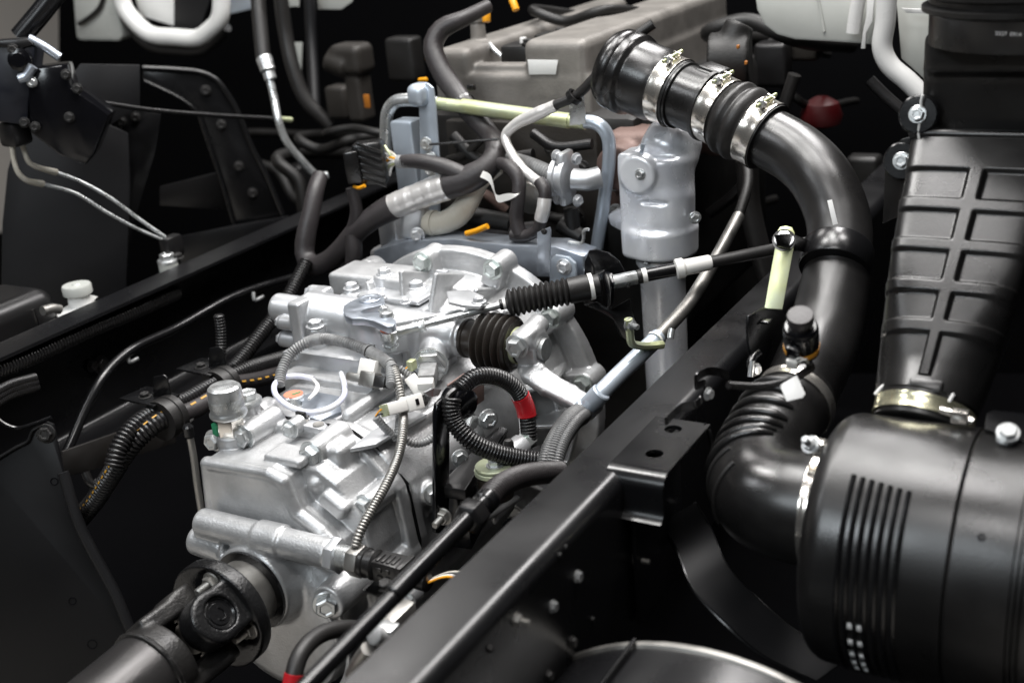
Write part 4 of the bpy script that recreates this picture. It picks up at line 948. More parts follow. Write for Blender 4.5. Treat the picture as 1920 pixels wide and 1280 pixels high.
# ================================================================== air filter canister
FY, FZ, FR, FX0, FXS = 1.37, -.082, .158, -.388, -.217
af = thing('air_filter', 'large black ribbed air filter canister lying crosswise right of the near rail', 'air filter', (-.2, FY, FZ - FR))
def flathe(prof, name, m, seg=128, par=af): return MB().lathe((0, FY, FZ), (1, 0, 0), [(r, x) for (x, r) in prof], seg, cap=False).build(par, name, m, 30)
pr = [(FX0, .08)] + [(FX0 + .028 - .028 * math.cos(math.radians(a)), FR - .028 + .028 * math.sin(math.radians(a))) for a in range(0, 91, 9)] + [(FXS - .0022, FR + .001), (FXS - .0018, FR - .004)]
cbody = flathe(pr, 'canister_body', 'black_plastic')
pr = [(FXS - .0018, FR - .004), (FXS, FR - .0002), (FXS + .003, FR + .0018), (FXS + .05, FR + .0022), (-.151, FR + .002)]
for i in range(3): pr += [(-.150 + .006 * i, FR - .002), (-.148 + .006 * i, FR - .002), (-.1475 + .006 * i, FR + .0035), (-.1452 + .006 * i, FR + .0035)]
pr += [(-.12, FR + .002), (.10, FR), (.11, .05)]
flathe(pr, 'end_cover', 'black_plastic')
e1f, e2f, _ = frame((1, 0, 0))
def fpt(x, ang, r):  # ang: 0 = towards -y (viewer), 90 = up
    return np.array([x, FY - r * math.cos(math.radians(ang)), FZ + r * math.sin(math.radians(ang))])
def fang(px, py, x):
    p = PX(px, py, x); return math.degrees(math.atan2(p[2] - FZ, FY - p[1]))
# seven slim ribs round the canister
for i in range(7):
    xx = -.335 + .0108 * i
    pts = [fpt(xx, a, FR + .0002) for a in np.linspace(58 - .6 * i, -55, 50)]
    tube(cbody, 'rib', pts, .0034, 'black_satin', 8, .004)
# rows of small squares: light showing in recesses, painted as white pads
for r_, (py) in enumerate((1088, 1125, 1157, 1183, 1205)):
    for k in range(2):
        ang = [-8, -17.5, -26.5, -34.5, -42][r_]; xx = -.318 + .0112 * k; c_ = fpt(xx, ang, FR + .0012); nn = nrm(c_ - np.array([xx, FY, FZ]))
        MB().box(c_, (.0068, .0068, .003), axes=[(1, 0, 0), np.cross(nn, (1, 0, 0)), nn], bev=.0005).build(cbody, 'light_square', 'label_white')
c_ = fpt(-.186, fang(1838, 1003, -.186) if True else 0, FR + .0015); nn = nrm(c_ - np.array([c_[0], FY, FZ]))
MB().lathe(c_, nn, [(.0045, 0), (.0042, .0015), (.002, .0015), (.0015, -.002), (.0005, -.002)], 16).build(af, 'vent_hole', 'black_gloss')
# mounting ear and stacked-washer bolt
ear = [PZ(a, b, .082) for a, b in [(1846, 802), (1850, 774), (1862, 768), (1935, 776), (1935, 830)]]
plate(af, 'mount_plate', ear, .004, 'black_satin', (0, 0, -1), .0008)
p_ = PZ(1890, 812, .090); ab = nrm([.1, -.55, .8])
MB().lathe(p_, ab, [(.010, -.014), (.0125, -.013), (.0125, -.009), (.0115, -.0085), (.0125, -.008), (.0125, -.004), (.0115, -.0035), (.0125, -.003), (.0125, .001), (.010, .0015)], 28).build(af, 'washer_stack', 'zinc')
bolt(af, p_ + ab * .0, ab, .0102, 'zinc')
# ================================================================== intake elbow with clamp
e0 = np.array([-.392, FY, -.052]); top = PX(1497, 742, -.5)
el = [e0, e0 + [-.045, .0, .0], np.array([-.474, FY + .012, -.050]), np.array([-.502, FY + .075, -.043]), np.array([-.506, FY + .15, -.022]), top]
t = thing('intake_elbow', 'black ribbed rubber elbow joining the air filter to the intake pipe', 'intake elbow', el[2] + [0, 0, -.08])
path = spline(el, .005); n = len(path); R = np.interp(np.arange(n) / n, [0, .15, .4, .6, .9, 1], [.073, .072, .068, .061, .057, .057])
v, f = sweep_mesh(path, R, 48); eb_ = mk(t, 'elbow_body', v, f, 'black_plastic', 40)
tan = np.gradient(path, axis=0)
for fr in (.42, .49, .56, .63, .70, .77, .84):
    i = int(fr * n); d = nrm(tan[i]); e1, e2, _ = frame(d); toc = nrm(np.array([-.35, -.75, .55]) - d * 0); b0 = nrm(toc - d * (toc @ d)); b1 = np.cross(d, b0)
    pts = [path[i] + (b0 * math.cos(math.radians(a)) + b1 * math.sin(math.radians(a))) * (R[i] + .001 - max(0, abs(a) - 70) * .0003) for a in range(-95, 60, 8)]
    tube(eb_, 'rib', pts, [.003] + [.0068] * 8 + [.003], 'black_plastic', 10, .005)
for (a, b) in ((0.28, 40), (.36, 5)):
    i = int(a * n); d = nrm(tan[i]); b0 = nrm(np.array([-.6, -.8, .2])); b0 = nrm(b0 - d * (b0 @ d)); b1 = np.cross(d, b0)
    tube(eb_, 'rib', [path[i] + (b0 * math.cos(math.radians(q)) + b1 * math.sin(math.radians(q))) * (R[i] + .0005) for q in range(-40, 41, 8)], .0035, 'rubber', 8, .005)
hc_ = band(t, 'hose_clamp', e0 + [-.006, 0, 0], (1, 0, 0), .0742, .020, 'chrome', .0015, 72, .0006)
p_ = PX(1530, 838, -.40); MB().box(p_, (.024, .018, .02), bev=.003).build(hc_, 'clamp_housing', 'chrome'); bolt(hc_, p_ + [-.004, -.008, .006], (-.2, -.7, .7), .009, 'stud', 'clamp_screw')
i = n - 3; band(t, 'hose_clamp', path[i - 2], tan[i], R[i] + .001, .018, 'chrome', .0015, 64, .0006)
# ================================================================== intake pipe: from the elbow up and over to the engine
pp = [top, PX(1540, 640, -.505), PX(1560, 560, -.508), PX(1574, 470, -.515), PX(1570, 405, -.530), PX(1541, 338, -.565), PX(1498, 292, -.615), PX(1448, 262, -.668)]
pe = [PX(1448, 262, -.668), PX(1395, 233, -.722), PX(1340, 203, -.780), PX(1262, 172, -.865), PX(1190, 142, -.945)]
t = thing('intake_pipe', 'smooth black intake pipe rising from the elbow and bending over to the engine', 'intake pipe', top)
tube(t, 'pipe', pp + [pe[1]], [.054, .056, .056, .053, .051, .051, .051, .051, .050], 'black_plastic', 56, .008)
# thicker collar of the lower section with its strap
a, b = PX(1566, 497, -.512), PX(1573, 462, -.515); d = nrm(b - a)
MB().lathe(a, d, [(.054, -.010), (.0562, -.006), (.0562, .030), (.054, .034), (.050, .036)], 56).build(t, 'collar', 'black_satin')
mq = PX(1563, 408, -.532); mn = nrm(CAM - mq); plate(t, 'white_mark', [onplane(a_, b_, mq + mn * .050, mn) for a_, b_ in [(1551, 376), (1560, 374), (1576, 440), (1566, 441)]], .006, 'label_white', -mn, .0001)
# strap tab
plate(t, 'strap_tab', [PX(a_, b_, -.555) for a_, b_ in [(1455, 440), (1485, 438), (1530, 455), (1530, 475), (1490, 470), (1460, 462)]], .003, 'black_satin', (-1, 0, 0))
# ---- connecting sleeve, meter and engine hose (own things)
dv4 = nrm(pe[2] - pe[1]); 
def along(px): # point on the upper pipe centreline at photo column px
    q = np.array([PX(1500, 293, -.612)] + pe); sp = spline(q, .004); pc = []
    for s_ in sp:
        c = RM.T @ (s_ - CAM); pc.append(960 + FPX * c[0] / -c[2])
    i = int(np.argmin(np.abs(np.array(pc) - px))); return sp[i], nrm(sp[min(i + 1, len(sp) - 1)] - sp[max(i - 1, 0)])
def lathe_path(par, name, pxs, rs, m, seg=56, sm=40):
    path = np.array([along(x)[0] for x in pxs]); v, f = sweep_mesh(path, rs, seg, cap=False); return mk(par, name, v, f, m, sm)
t = thing('coupling_sleeve', 'black rubber coupling sleeve with two bright clamps where the intake pipe meets the sensor', 'hose coupling', along(1385)[0] + [0, 0, -.06])
c1, d1 = along(1348); c2, d2 = along(1426)
base = c2; dd = nrm(c1 - c2); Ls = np.linalg.norm(c1 - c2)
pr = [(.052, -.020), (.0585, -.019), (.0585, .016), (.062, .020), (.066, .027), (.0670, .032), (.066, .038), (.0615, .043), (.0615, .046), (.066, .051), (.0668, .056), (.066, .060), (.062, .066), (.0585, .070), (.0585, Ls + .018), (.052, Ls + .019)]
MB().lathe(base, dd, pr, 64).build(t, 'sleeve', 'rubber', 50)
def clamp(par, c, d, r, wdt=.022):
    par = band(par, 'hose_clamp', c, d, r, wdt, 'chrome', .0015, 72, .0006)
    up = nrm(np.array([.25, -.25, 1.]) - d * (np.array([.25, -.25, 1.]) @ d)); sd = np.cross(d, up); q = c + up * (r + .008) - sd * .004
    mb = MB(); mb.box(q - up * .003 + sd * .012, (.003, .016, .014), axes=[sd, d, up], bev=.0006); mb.box(q - up * .003 - sd * .012, (.003, .016, .014), axes=[sd, d, up], bev=.0006); mb.build(par, 'clamp_lug', 'chrome')
    MB().cyl(q - sd * .03, q + sd * .026, .0035, seg=12).build(par, 'clamp_screw', 'yellow_zinc')
    e1, e2, _ = frame(sd); MB().prism([q - sd * .022 + (e1 * math.cos(math.pi / 3 * i) + e2 * math.sin(math.pi / 3 * i)) * .0075 for i in range(6)], sd * .008).build(par, 'clamp_nut', 'zinc', bev=.0006)
clamp(t, c2, d2, .0588, .030); clamp(t, c1, d1, .0588, .030)
t = thing('airflow_meter', 'black plastic air flow meter with raised plug box between the intake clamps', 'air flow meter', along(1305)[0] + [0, 0, -.06])
a, d = along(1328); b, _ = along(1278); L = np.linalg.norm(b - a); d = nrm(b - a)
MB().lathe(a, d, [(.046, -.012), (.055, -.010), (.063, -.009), (.063, -.002), (.056, .000), (.0555, L - .006), (.060, L - .004), (.060, L), (.057, L + .001), (.060, L + .003), (.060, L + .006), (.055, L + .008)], 64).build(t, 'meter_body', 'black_plastic', 30)
up = nrm(np.array([.15, -.1, 1.]) - d * (np.array([.15, -.1, 1.]) @ d)); sd = np.cross(d, up)
pc = PY(1338, 143, along(1310)[0][1] + .01)
mb = MB(); mb.box(pc, (.058, .046, .026), axes=[d, sd, up], bev=.006, seg=3); mb.box(pc + up * .009, (.048, .036, .018), axes=[d, sd, up], bev=.005, seg=3); mb.build(t, 'plug_box', 'black_plastic')
MB().box(a - d * .004 - sd * .052, (.008, .022, .022), axes=[d, sd, up], bev=.003).build(t, 'flange_ear', 'black_plastic'); bolt(t, a - d * .012 - sd * .054, -d, .005, 'zinc', 'screw')
t = thing('engine_hose', 'wide black rubber hose at the engine end of the intake line', 'hose', along(1200)[0] + [0, 0, -.08])
c3, d3 = along(1257); e_, _ = along(1200); dd = nrm(e_ - c3)
MB().lathe(c3, dd, [(.050, -.020), (.0605, -.019), (.0605, .016), (.062, .020), (.0665, .03), (.067, .070), (.068, .074), (.073, .078), (.075, .084), (.075, .096), (.070, .100), (.074, .106), (.074, .118), (.068, .128), (.04, .135)], 64).build(t, 'hose', 'black_plastic', 40)
clamp(t, c3, d3, .0608, .030)
for (a_, b_, c_, e__) in ((1165, 155, 1220, 172), (1125, 122, 1145, 140)):
    q0 = PY(a_, b_, c3[1] - .03); q1 = PY(c_, e__, c3[1] - .05); tube(t, 'mould_rib', [q0, (q0 + q1) / 2, q1], .004, 'rubber', 8)
# ================================================================== yellow zinc link with bolt
t = thing('zinc_link', 'flat yellow zinc link with a bolt at its top beside the intake pipe', 'bracket', PX(1460, 560, -.565))
nk = nrm([.25, -.75, .6]); ok = PX(1462, 500, -.565)
out = [onplane(a, b, ok, nk) for a, b in [(1456, 435), (1463, 425), (1474, 423), (1485, 426), (1490, 436), (1489, 460), (1478, 520), (1467, 580), (1433, 578), (1444, 515), (1454, 460)]]
plate(t, 'link', out, .004, 'yellow_zinc', -nk, .001)
p_ = onplane(1470, 450, ok + nk * .001, nk); bolt(t, p_ + nk * .001, nk + np.array([0, .1, .45]), .0115, 'alu')
MB().lathe(p_, nk, [(.0175, -.001), (.0175, .0006), (.012, .0008)], 28).build(t, 'washer', 'black_satin')
t = thing('pipe_stay', 'black folded stay with hooked rod under the yellow zinc link', 'bracket', PX(1450, 690, -.56))
plate(t, 'stay', [PX(a, b, -.570) for a, b in [(1404, 592), (1432, 576), (1467, 582), (1480, 600), (1478, 690), (1462, 760), (1410, 700), (1402, 620)]], .004, 'black_paint', (-1, .1, 0), .001)
MB().box(PX(1424, 600, -.575), (.034, .02, .004), bev=.001).build(t, 'fold', 'black_satin')
tube(t, 'hook', [PX(1412, 702, -.562), PX(1408, 680, -.562), PX(1414, 668, -.562), PX(1422, 662, -.56)], .006, 'black_satin', 12)
MB().cyl(PX(1407, 706, -.56), PX(1410, 676, -.56), .0042, seg=12).build(t, 'rod', 'zinc')
bolt(t, PX(1416, 692, -.558), (1, -.6, .1), .0075, 'zinc')
# ================================================================== filter restriction indicator
q = PX(1503, 652, -.452); t = thing('restriction_indicator', 'black cylindrical vacuum switch with grey cap and wired plug on the intake pipe', 'sensor', q)
r1 = rp(33, q)
IA = nrm([.10, -.42, .9])
MB().lathe(q, IA, [(r1 * .7, -.012), (r1 * .85, -.010), (r1 * .97, .0), (r1, .004), (r1, .034), (r1 * .96, .039), (r1 * .86, .042), (r1 * .76, .042)], 48).build(t, 'body', 'black_gloss')
band(t, 'colour_band', q + IA * .004, IA, r1 * .99, .007, 'orange', .0006, 40)
band(t, 'colour_band', q - IA * .003, IA, r1 * .965, .005, 'navy', .0006, 40)
r2 = rp(23, q); MB().lathe(q, IA, [(r2 * .92, .040), (r2 * .92, .048), (r2 * 1.05, .050), (r2 * 1.05, .060), (r2, .0625), (.001, .063)], 40).build(t, 'cap', 'tape')
toc = nrm([-.12, -1, -.45]); toc = nrm(toc - IA * (toc @ IA)); sd = np.cross(toc, IA)
MB().box(q + toc * r1 + IA * .016, (.018, .014, .022), axes=[sd, toc, IA], bev=.002).build(t, 'socket', 'black_gloss')
MB().box(q + toc * (r1 + .006) + IA * .002, (.015, .012, .014), axes=[sd, toc, IA], bev=.0015).build(t, 'plug', 'white_plastic')
w0 = q + toc * (r1 + .006)
for k in (-.003, .003): tube(t, 'wire', [w0 + sd * k, PX(1505, 672, -.44) + sd * k, PX(1517, 682, -.44)], .0013, 'white_plastic', 6)
tube(t, 'wire_sleeve', [PX(1516, 679, -.44), PX(1521, 690, -.44), PX(1508, 698, -.445), PX(1495, 706, -.45)], .0052, 'tape', 12)
conduit(t, 'wire_conduit', [PX(1497, 705, -.45), PX(1460, 718, -.465), PX(1420, 724, -.48), PX(1366, 722, -.50)], .0048, 'conduit_black', pitch=.0035)
nt_ = nrm([.25, -.6, .7]); plate(t, 'tag', [onplane(a, b, PX(1487, 722, -.447), nt_) for a, b in [(1462, 722), (1494, 703), (1510, 738), (1505, 745), (1475, 752)]], .0008, 'label_white', -nt_, .0001)
# ================================================================== gridded intake duct
cb = np.array([-.300, 1.500, .050]); ct = np.array([-.283, 1.765, .322]); axd = nrm(ct - cb); nf = nrm(np.cross([1., 0, 0], axd)); nf = nf if nf[1] < 0 else -nf
t = thing('intake_duct', 'tall black plastic intake duct with pressed grid panels above the filter', 'intake duct', cb)
NV, NU = 260, 300; v = []; f = []
def vrow(px, py, off):
    r = RM @ np.array([px - 960., 640. - py, -FPX]); o = cb + nf * off; q = CAM + r * (((o - CAM) @ nf) / (r @ nf)); return ((q - cb) @ axd) / np.linalg.norm(ct - cb)
rows = []
for (x0, y0, x1, y1) in ((1870, 312, 1855, 368), (1850, 392, 1838, 448), (1825, 470, 1810, 526), (1795, 548, 1780, 600)):
    rows.append((vrow(x1, y1, .055), vrow(x0, y0, .055)))
vb5 = vrow(1765, 622, .058); vb6 = vrow(1742, 690, .06)
def sstep(a, b, x): x = np.clip((x - a) / (b - a), 0, 1); return x * x * (3 - 2 * x)
def recess(u, v_):
    d = 0.0; e = .007
    for (a, b) in rows:
        wv = sstep(a - e, a + e, v_) * (1 - sstep(b - e, b + e, v_))
        for (ua, ub) in ((-1.6, -.11), (.11, 1.6)):
            wu = sstep(ua - .03, ua + .03, u) * (1 - sstep(ub - .03, ub + .03, u)); d = np.maximum(d, wv * wu)
    wv = (1 - sstep(vb5 - e, vb5 + e, v_)) * sstep(vb6 - .10, vb6 + .06, v_); wu = np.where(v_ > vb6 - .02 , sstep(.07, .12, np.abs(u)), 1.0)
    return np.maximum(d, wv * wu)
th = np.arange(NU) * 2 * np.pi / NU
for j in range(NV + 1):
    q = j / NV; c = cb + (ct - cb) * q; m_ = sstep(.05, .55, q); hw = .064 + .037 * q ** .75; dp = .060 + (.042 - .060) * q; ex = 1 - .70 * m_
    cx = np.sign(np.cos(th)) * np.abs(np.cos(th)) ** ex; sy = np.sign(np.sin(th)) * np.abs(np.sin(th)) ** ex
    dn_ = np.linspace(0, 2 * np.pi, 2400, endpoint=False); px_ = np.sign(np.cos(dn_)) * np.abs(np.cos(dn_)) ** ex; py_ = np.sign(np.sin(dn_)) * np.abs(np.sin(dn_)) ** ex
    sl_ = np.concatenate([[0], np.cumsum(np.hypot(np.diff(px_ * hw), np.diff(py_ * dp)))]); tq_ = np.arange(NU) * sl_[-1] / NU; cx = np.interp(tq_, sl_, px_); sy = np.interp(tq_, sl_, py_)
    u = cx; dsp = np.where(sy > .05, recess(u, q), 0) * .0065 * np.clip(sy * 2, 0, 1)
    v.append(c + np.outer(cx * hw, [1, 0, 0]) + np.outer(sy * dp - dsp, nf))
v = np.concatenate(v)
for j in range(NV):
    for k in range(NU): f.append([j * NU + k, j * NU + (k + 1) % NU, (j + 1) * NU + (k + 1) % NU, (j + 1) * NU + k])
mk(t, 'gridded_panel', v, f, 'black_plastic', 60)
MB().lathe(cb, axd, [(.058, -.03), (.061, -.028), (.061, .004), (.0625, .006)], 64).build(t, 'neck', 'black_plastic')
hc_ = band(t, 'hose_clamp', cb - axd * .012, axd, .0618, .020, 'zinc_gold', .0015, 72, .0006)
q_ = PZ(1792, 776, .085); tube(hc_, 'clamp_screw', [PZ(1765, 768, .085), PZ(1785, 774, .085), PZ(1825, 790, .08)], .0048, 'chrome', 10); MB().box(PZ(1800, 780, .085), (.02, .012, .016), bev=.002).build(hc_, 'clamp_lug', 'chrome')
def onduct(px, py, off=.0008):
    r = RM @ np.array([px - 960., 640. - py, -FPX]); o = cb + nf * (.058); q = CAM + r * (((o - CAM) @ nf) / (r @ nf)); return q
MB().box(onduct(1735, 722) - nf * .004, (.042, .018, .012), axes=[(1, 0, 0), axd, nf], bev=.004).build(t, 'raised_pad', 'black_plastic')
for ptsm in ([(1635, 728), (1650, 712), (1684, 697)], [(1778, 750), (1787, 735)]):
    tube(t, 'paint_mark', [onduct(a, b) + nf * (-.022 if a < 1700 else -.006) for a, b in ptsm], .0022, 'label_white', 6)
# lip, head and round snorkel
MB().box(ct + axd * .004, (.204, .092, .012), axes=[(1, 0, 0), nf, axd], bev=.005, seg=3).build(t, 'lip', 'black_plastic')
t2 = thing('snorkel_head', 'black snorkel head with ring bellows and printed white part number at top right', 'snorkel', ct + axd * .02)
s = SDF(ct + np.array([-.16, -.12, -.03]), ct + np.array([.2, .13, .30]), .0035)
s.box(ct + np.array([0.004, .035, .062]), (.192, .075, .125), .014, .0)
s.box(ct + np.array([0.01, .03, .135]), (.20, .085, .06), .014, .02)
s.build(t2, 'head', 'black_plastic')
rc = np.array([-.240, 1.775, .512])
pr = [(.10, -.04), (.128, -.038), (.128, .0)]
for i in range(5): pr += [(.129, .002 + .02 * i), (.138, .006 + .02 * i), (.138, .012 + .02 * i), (.129, .016 + .02 * i)]
pr += [(.12, .12), (.1, .125)]
MB().lathe(rc, (0, 0, 1), pr, 96).build(t2, 'ring_bellows', 'black_plastic', 30)
for (a, b, r) in ((1722, 215, 37), (1692, 302, 36)):
    q = PY(a, b, 1.74); MB().lathe(q, (0, -1, .25), [(rp(r, q) , -.012), (rp(r, q), .0), (rp(r * .9, q), .003), (.002, .003)], 40).build(t2, 'mount_ear', 'black_satin')
    bolt(t2, q + [0, -.004, .001], (0, -1, .25), .0095, 'zinc')
plate(t2, 'ear_web', [PY(a, b, 1.745) for a, b in [(1660, 290), (1690, 262), (1718, 255), (1722, 380), (1700, 400), (1655, 420)]], .006, 'black_plastic', (0, 1, 0))
for (y0, y1) in ((178, 200), (232, 264)):
    tube(t2, 'paint_mark', [PY(1730 if y0 < 200 else 1724, y0, 1.733), PY(1727 if y0 < 200 else 1722, (y0 + y1) / 2, 1.733), PY(1727 if y0 < 200 else 1724, y1, 1.733)], .0018, 'label_white', 6)
def text(par, name, body, loc, xdir, up, size, m):
    cu = bpy.data.curves.new(name, 'FONT'); cu.body = body; cu.size = size; cu.extrude = .0002; cu.align_x = 'LEFT'
    o = bpy.data.objects.new(name, cu); COL.objects.link(o); bpy.context.view_layer.update()
    me = bpy.data.meshes.new_from_object(o.evaluated_get(bpy.context.evaluated_depsgraph_get())); bpy.data.objects.remove(o)
    x = nrm(xdir); z = nrm(np.cross(x, up)); y = np.cross(z, x)
    vs = np.array([list(q.co) for q in me.vertices]); V = np.array(loc) + np.outer(vs[:, 0], x) + np.outer(vs[:, 1], y) + np.outer(vs[:, 2], z)
    F = [list(p.vertices) for p in me.polygons]; return mk(par, name, V, F, m, 0)
# number printed on the bellows collar: letters laid round the curve
for i, ch in enumerate('2527 0914 S'):
    if ch == ' ': continue
    r = RM @ np.array([1866 + 5.5 * i - 960., 640. - (66 + .32 * i), -FPX]); 
    o2 = CAM - rc; aa = r[0] ** 2 + r[1] ** 2; bb = 2 * (o2[0] * r[0] + o2[1] * r[1]); cc = o2[0] ** 2 + o2[1] ** 2 - .1285 ** 2; disc = bb * bb - 4 * aa * cc
    if disc <= 0: continue
    tt = (-bb - math.sqrt(disc)) / (2 * aa); q = CAM + r * tt; nn = nrm([q[0] - rc[0], q[1] - rc[1], 0]); text(t2, 'printed_number', ch, q + nn * .0003, np.cross([0, 0, 1], nn), (0, 0, 1), .0064, 'label_white')
# ================================================================== cradle under the filter and drum tank at the bottom edge
t = thing('filter_cradle', 'black pressed steel cradle strap curving under the air filter', 'bracket', PX(1330, 1080, -.55))
cl = [PX(1270, 960, -.62), PX(1300, 1010, -.60), PX(1330, 1080, -.56), PX(1395, 1150, -.50), PX(1460, 1205, -.45), PX(1560, 1255, -.38)]
path = spline(cl, .006); v = []; f = []
tn = np.gradient(path, axis=0)
for i, p_ in enumerate(path):
    wv = nrm(np.array([.35, .9, .0])) * .035; nv = nrm(np.cross(tn[i], wv)) * .003
    v += [p_ - wv, p_ + wv, p_ + wv + nv, p_ - wv + nv]
for i in range(len(path) - 1):
    for k in range(4): f.append([4 * i + k, 4 * i + (k + 1) % 4, 4 * i + 4 + (k + 1) % 4, 4 * i + 4 + k])
mk(t, 'strap', v, f, 'dark_panel', 30)
for k in (-1, 1): tube(t, 'rolled_edge', [p_ + nrm([.35, .9, 0]) * .036 * k for p_ in path[::4]], .0032, 'black_satin', 8)
q = [PY(a, b, 1.12) for a, b in ((1050, 1238), (1190, 1200), (1350, 1225), (1500, 1280))]
A_ = np.array([[p_[0], p_[2], 1] for p_ in q]); b_ = np.array([-(p_[0] ** 2 + p_[2] ** 2) for p_ in q]); s_ = np.linalg.lstsq(A_, b_, rcond=None)[0]; tx, tz = -s_[0] / 2, -s_[1] / 2; tr = math.sqrt(tx * tx + tz * tz - s_[2])
t = thing('air_tank', 'dark cylindrical tank end with pale rim at the bottom edge beside the rail', 'tank', (tx, 1.0, tz - tr))
MB().lathe((tx, 1.12, tz), (0, -1, 0), [(.01, .004), (tr * .8, .004), (tr - .008, .002), (tr - .004, .006), (tr - .003, .5)], 128).build(t, 'shell', 'black_paint')
MB().lathe((tx, 1.12, tz), (0, -1, 0), [(tr - .007, -.002), (tr - .001, -.003), (tr, .001), (tr - .0005, .006), (tr - .004, .008)], 128, cap=False).build(t, 'rim', 'steel_dull')
pts = [PY(1190, 1200, 1.118) + np.array([0, -k, .001]) for k in (0, .1, .2, .3)]; tube(t, 'weld_seam', pts, .003, 'black_satin', 8)
# ================================================================== engine
def onp(a, b, o, n):
    r = RM @ np.array([a - 960., 640. - b, -FPX]); return CAM + r * (((np.array(o) - CAM) @ np.array(n)) / (r @ np.array(n)))
en = thing('engine', 'diesel engine with grey-brown valve cover behind the bell housing', 'engine', (-1.3, 2.5, -.5))
MB().box((-1.27, 2.62, -.20), (.50, .80, .92), bev=.02).build(en, 'engine_block', 'engine_dark')
s = SDF((-1.54, 2.20, .20), (-1.09, 3.10, .45), .0044)
s.box((-1.318, 2.66, .290), (.375, .82, .10), .014, .0)
s.box((-1.455, 2.66, .335), (.090, .82, .112), .02, .012)
s.box((-1.208, 2.66, .342), (.146, .82, .130), .02, .012)
s.box((-1.345, 2.285, .345), (.14, .04, .02), .006, .008)
s.cyl((-1.455, 2.37, .38), (-1.455, 2.37, .43), .018, .016, .003, .006)
s.box((-1.140, 2.248, .33), (.016, .014, .16), .005, .004, sub=True)
vc_ = s.build(en, 'valve_cover', 'cover_grey')
lab = [PY(a, b, 2.246) for a, b in [(989, 112), (1046, 113), (1042, 140), (992, 140)]]; plate(vc_, 'label', lab, .001, 'label_white', (0, 1, 0), .0001)
MB().lathe((-1.455, 2.37, .43), (0, 0, 1), [(.018, 0), (.018, .012), (.012, .014), (.012, .03), (.001, .03)], 20).build(en, 'sender', 'steel_dull')
for k in range(4):
    MB().box((-1.345, 2.36 + .15 * k, .36), (.07, .07, .05), bev=.01).build(en, 'injector_body', 'engine_dark'); bolt(en, (-1.345 + .03, 2.34 + .15 * k, .386), (0, 0, 1), .011, 'dark')
tube(en, 'fuel_pipe', [PY(918, 83, 2.35), PY(928, 95, 2.34), PY(943, 108, 2.34)], .005, 'zinc', 10)
MB().box(PY(982, 88, 2.36), (.012, .012, .04), bev=.002).build(en, 'pink_tab', 'label_white')
for (a, b, c, d, r) in ((911, 8, 912, 42, 8), (958, -6, 968, 20, 7), (802, 92, 801, 114, 4), (786, 150, 800, 149, 4)):
    MB().cyl(PY(a, b, 2.33), PY(c, d, 2.32), rp(r, PY(a, b, 2.33)), seg=14, bev=.002).build(en, 'orange_plug', 'orange')
# brown exhaust manifold parts right of the frame
s = SDF((-1.10, 2.08, -.02), (-.82, 2.45, .36), .005)
s.box((-1.0, 2.24, .15), (.14, .14, .18), .02, .0); s.cyl((-1.02, 2.2, .18), (-1.02, 2.12, .18), .045, k=.02); s.cyl((-.93, 2.28, .2), (-.9, 2.35, .3), .07, k=.03)
s.build(en, 'exhaust_manifold', 'iron_brown')
for (a, b) in ((1150, 345), (1165, 300), (1155, 395)): bolt(en, PY(a, b, 2.16), (.3, -1, 0), .011, 'zinc')
MB().box((-.99, 2.5, .05), (.10, .5, .5), bev=.03).build(en, 'side_casing', 'engine_dark')
# rear gubbins in the dark gap between cover and bell
for (a, b, c, d, r, m) in ((860, 400, 960, 420, 18, 'engine_dark'), (900, 440, 1010, 430, 16, 'tape'), (1050, 420, 1090, 445, 16, 'engine_dark'), (880, 455, 960, 462, 14, 'iron_brown'), (1070, 390, 1075, 430, 14, 'engine_dark')):
    tube(en, 'bracket_bar', [PY(a, b, 2.06), PY(c, d, 2.06)], rp(r, PY(a, b, 2.06)), m, 12)
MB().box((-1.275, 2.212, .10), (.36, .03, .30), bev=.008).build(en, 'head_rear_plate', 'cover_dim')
for (x_, z_) in ((-1.42, .20), (-1.34, .21), (-1.20, .20), (-1.13, .16), (-1.41, .06), (-1.28, .10), (-1.15, .05)): bolt(en, (x_, 2.196, z_), (0, -1, 0), .012, 'dark')
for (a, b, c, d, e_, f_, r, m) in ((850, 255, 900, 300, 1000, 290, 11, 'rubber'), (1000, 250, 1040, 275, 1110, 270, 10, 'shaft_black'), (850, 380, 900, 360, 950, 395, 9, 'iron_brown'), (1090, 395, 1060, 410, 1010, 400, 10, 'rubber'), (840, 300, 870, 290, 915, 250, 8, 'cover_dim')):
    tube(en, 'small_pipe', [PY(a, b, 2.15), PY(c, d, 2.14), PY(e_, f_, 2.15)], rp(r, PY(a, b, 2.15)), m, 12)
MB().box((-1.40, 2.13, .08), (.07, .08, .10), bev=.01).build(en, 'sensor_housing', 'cover_dim'); MB().cyl((-1.22, 2.20, .12), (-1.22, 2.12, .11), .035, seg=28, bev=.004).build(en, 'core_plug', 'steel_dull')
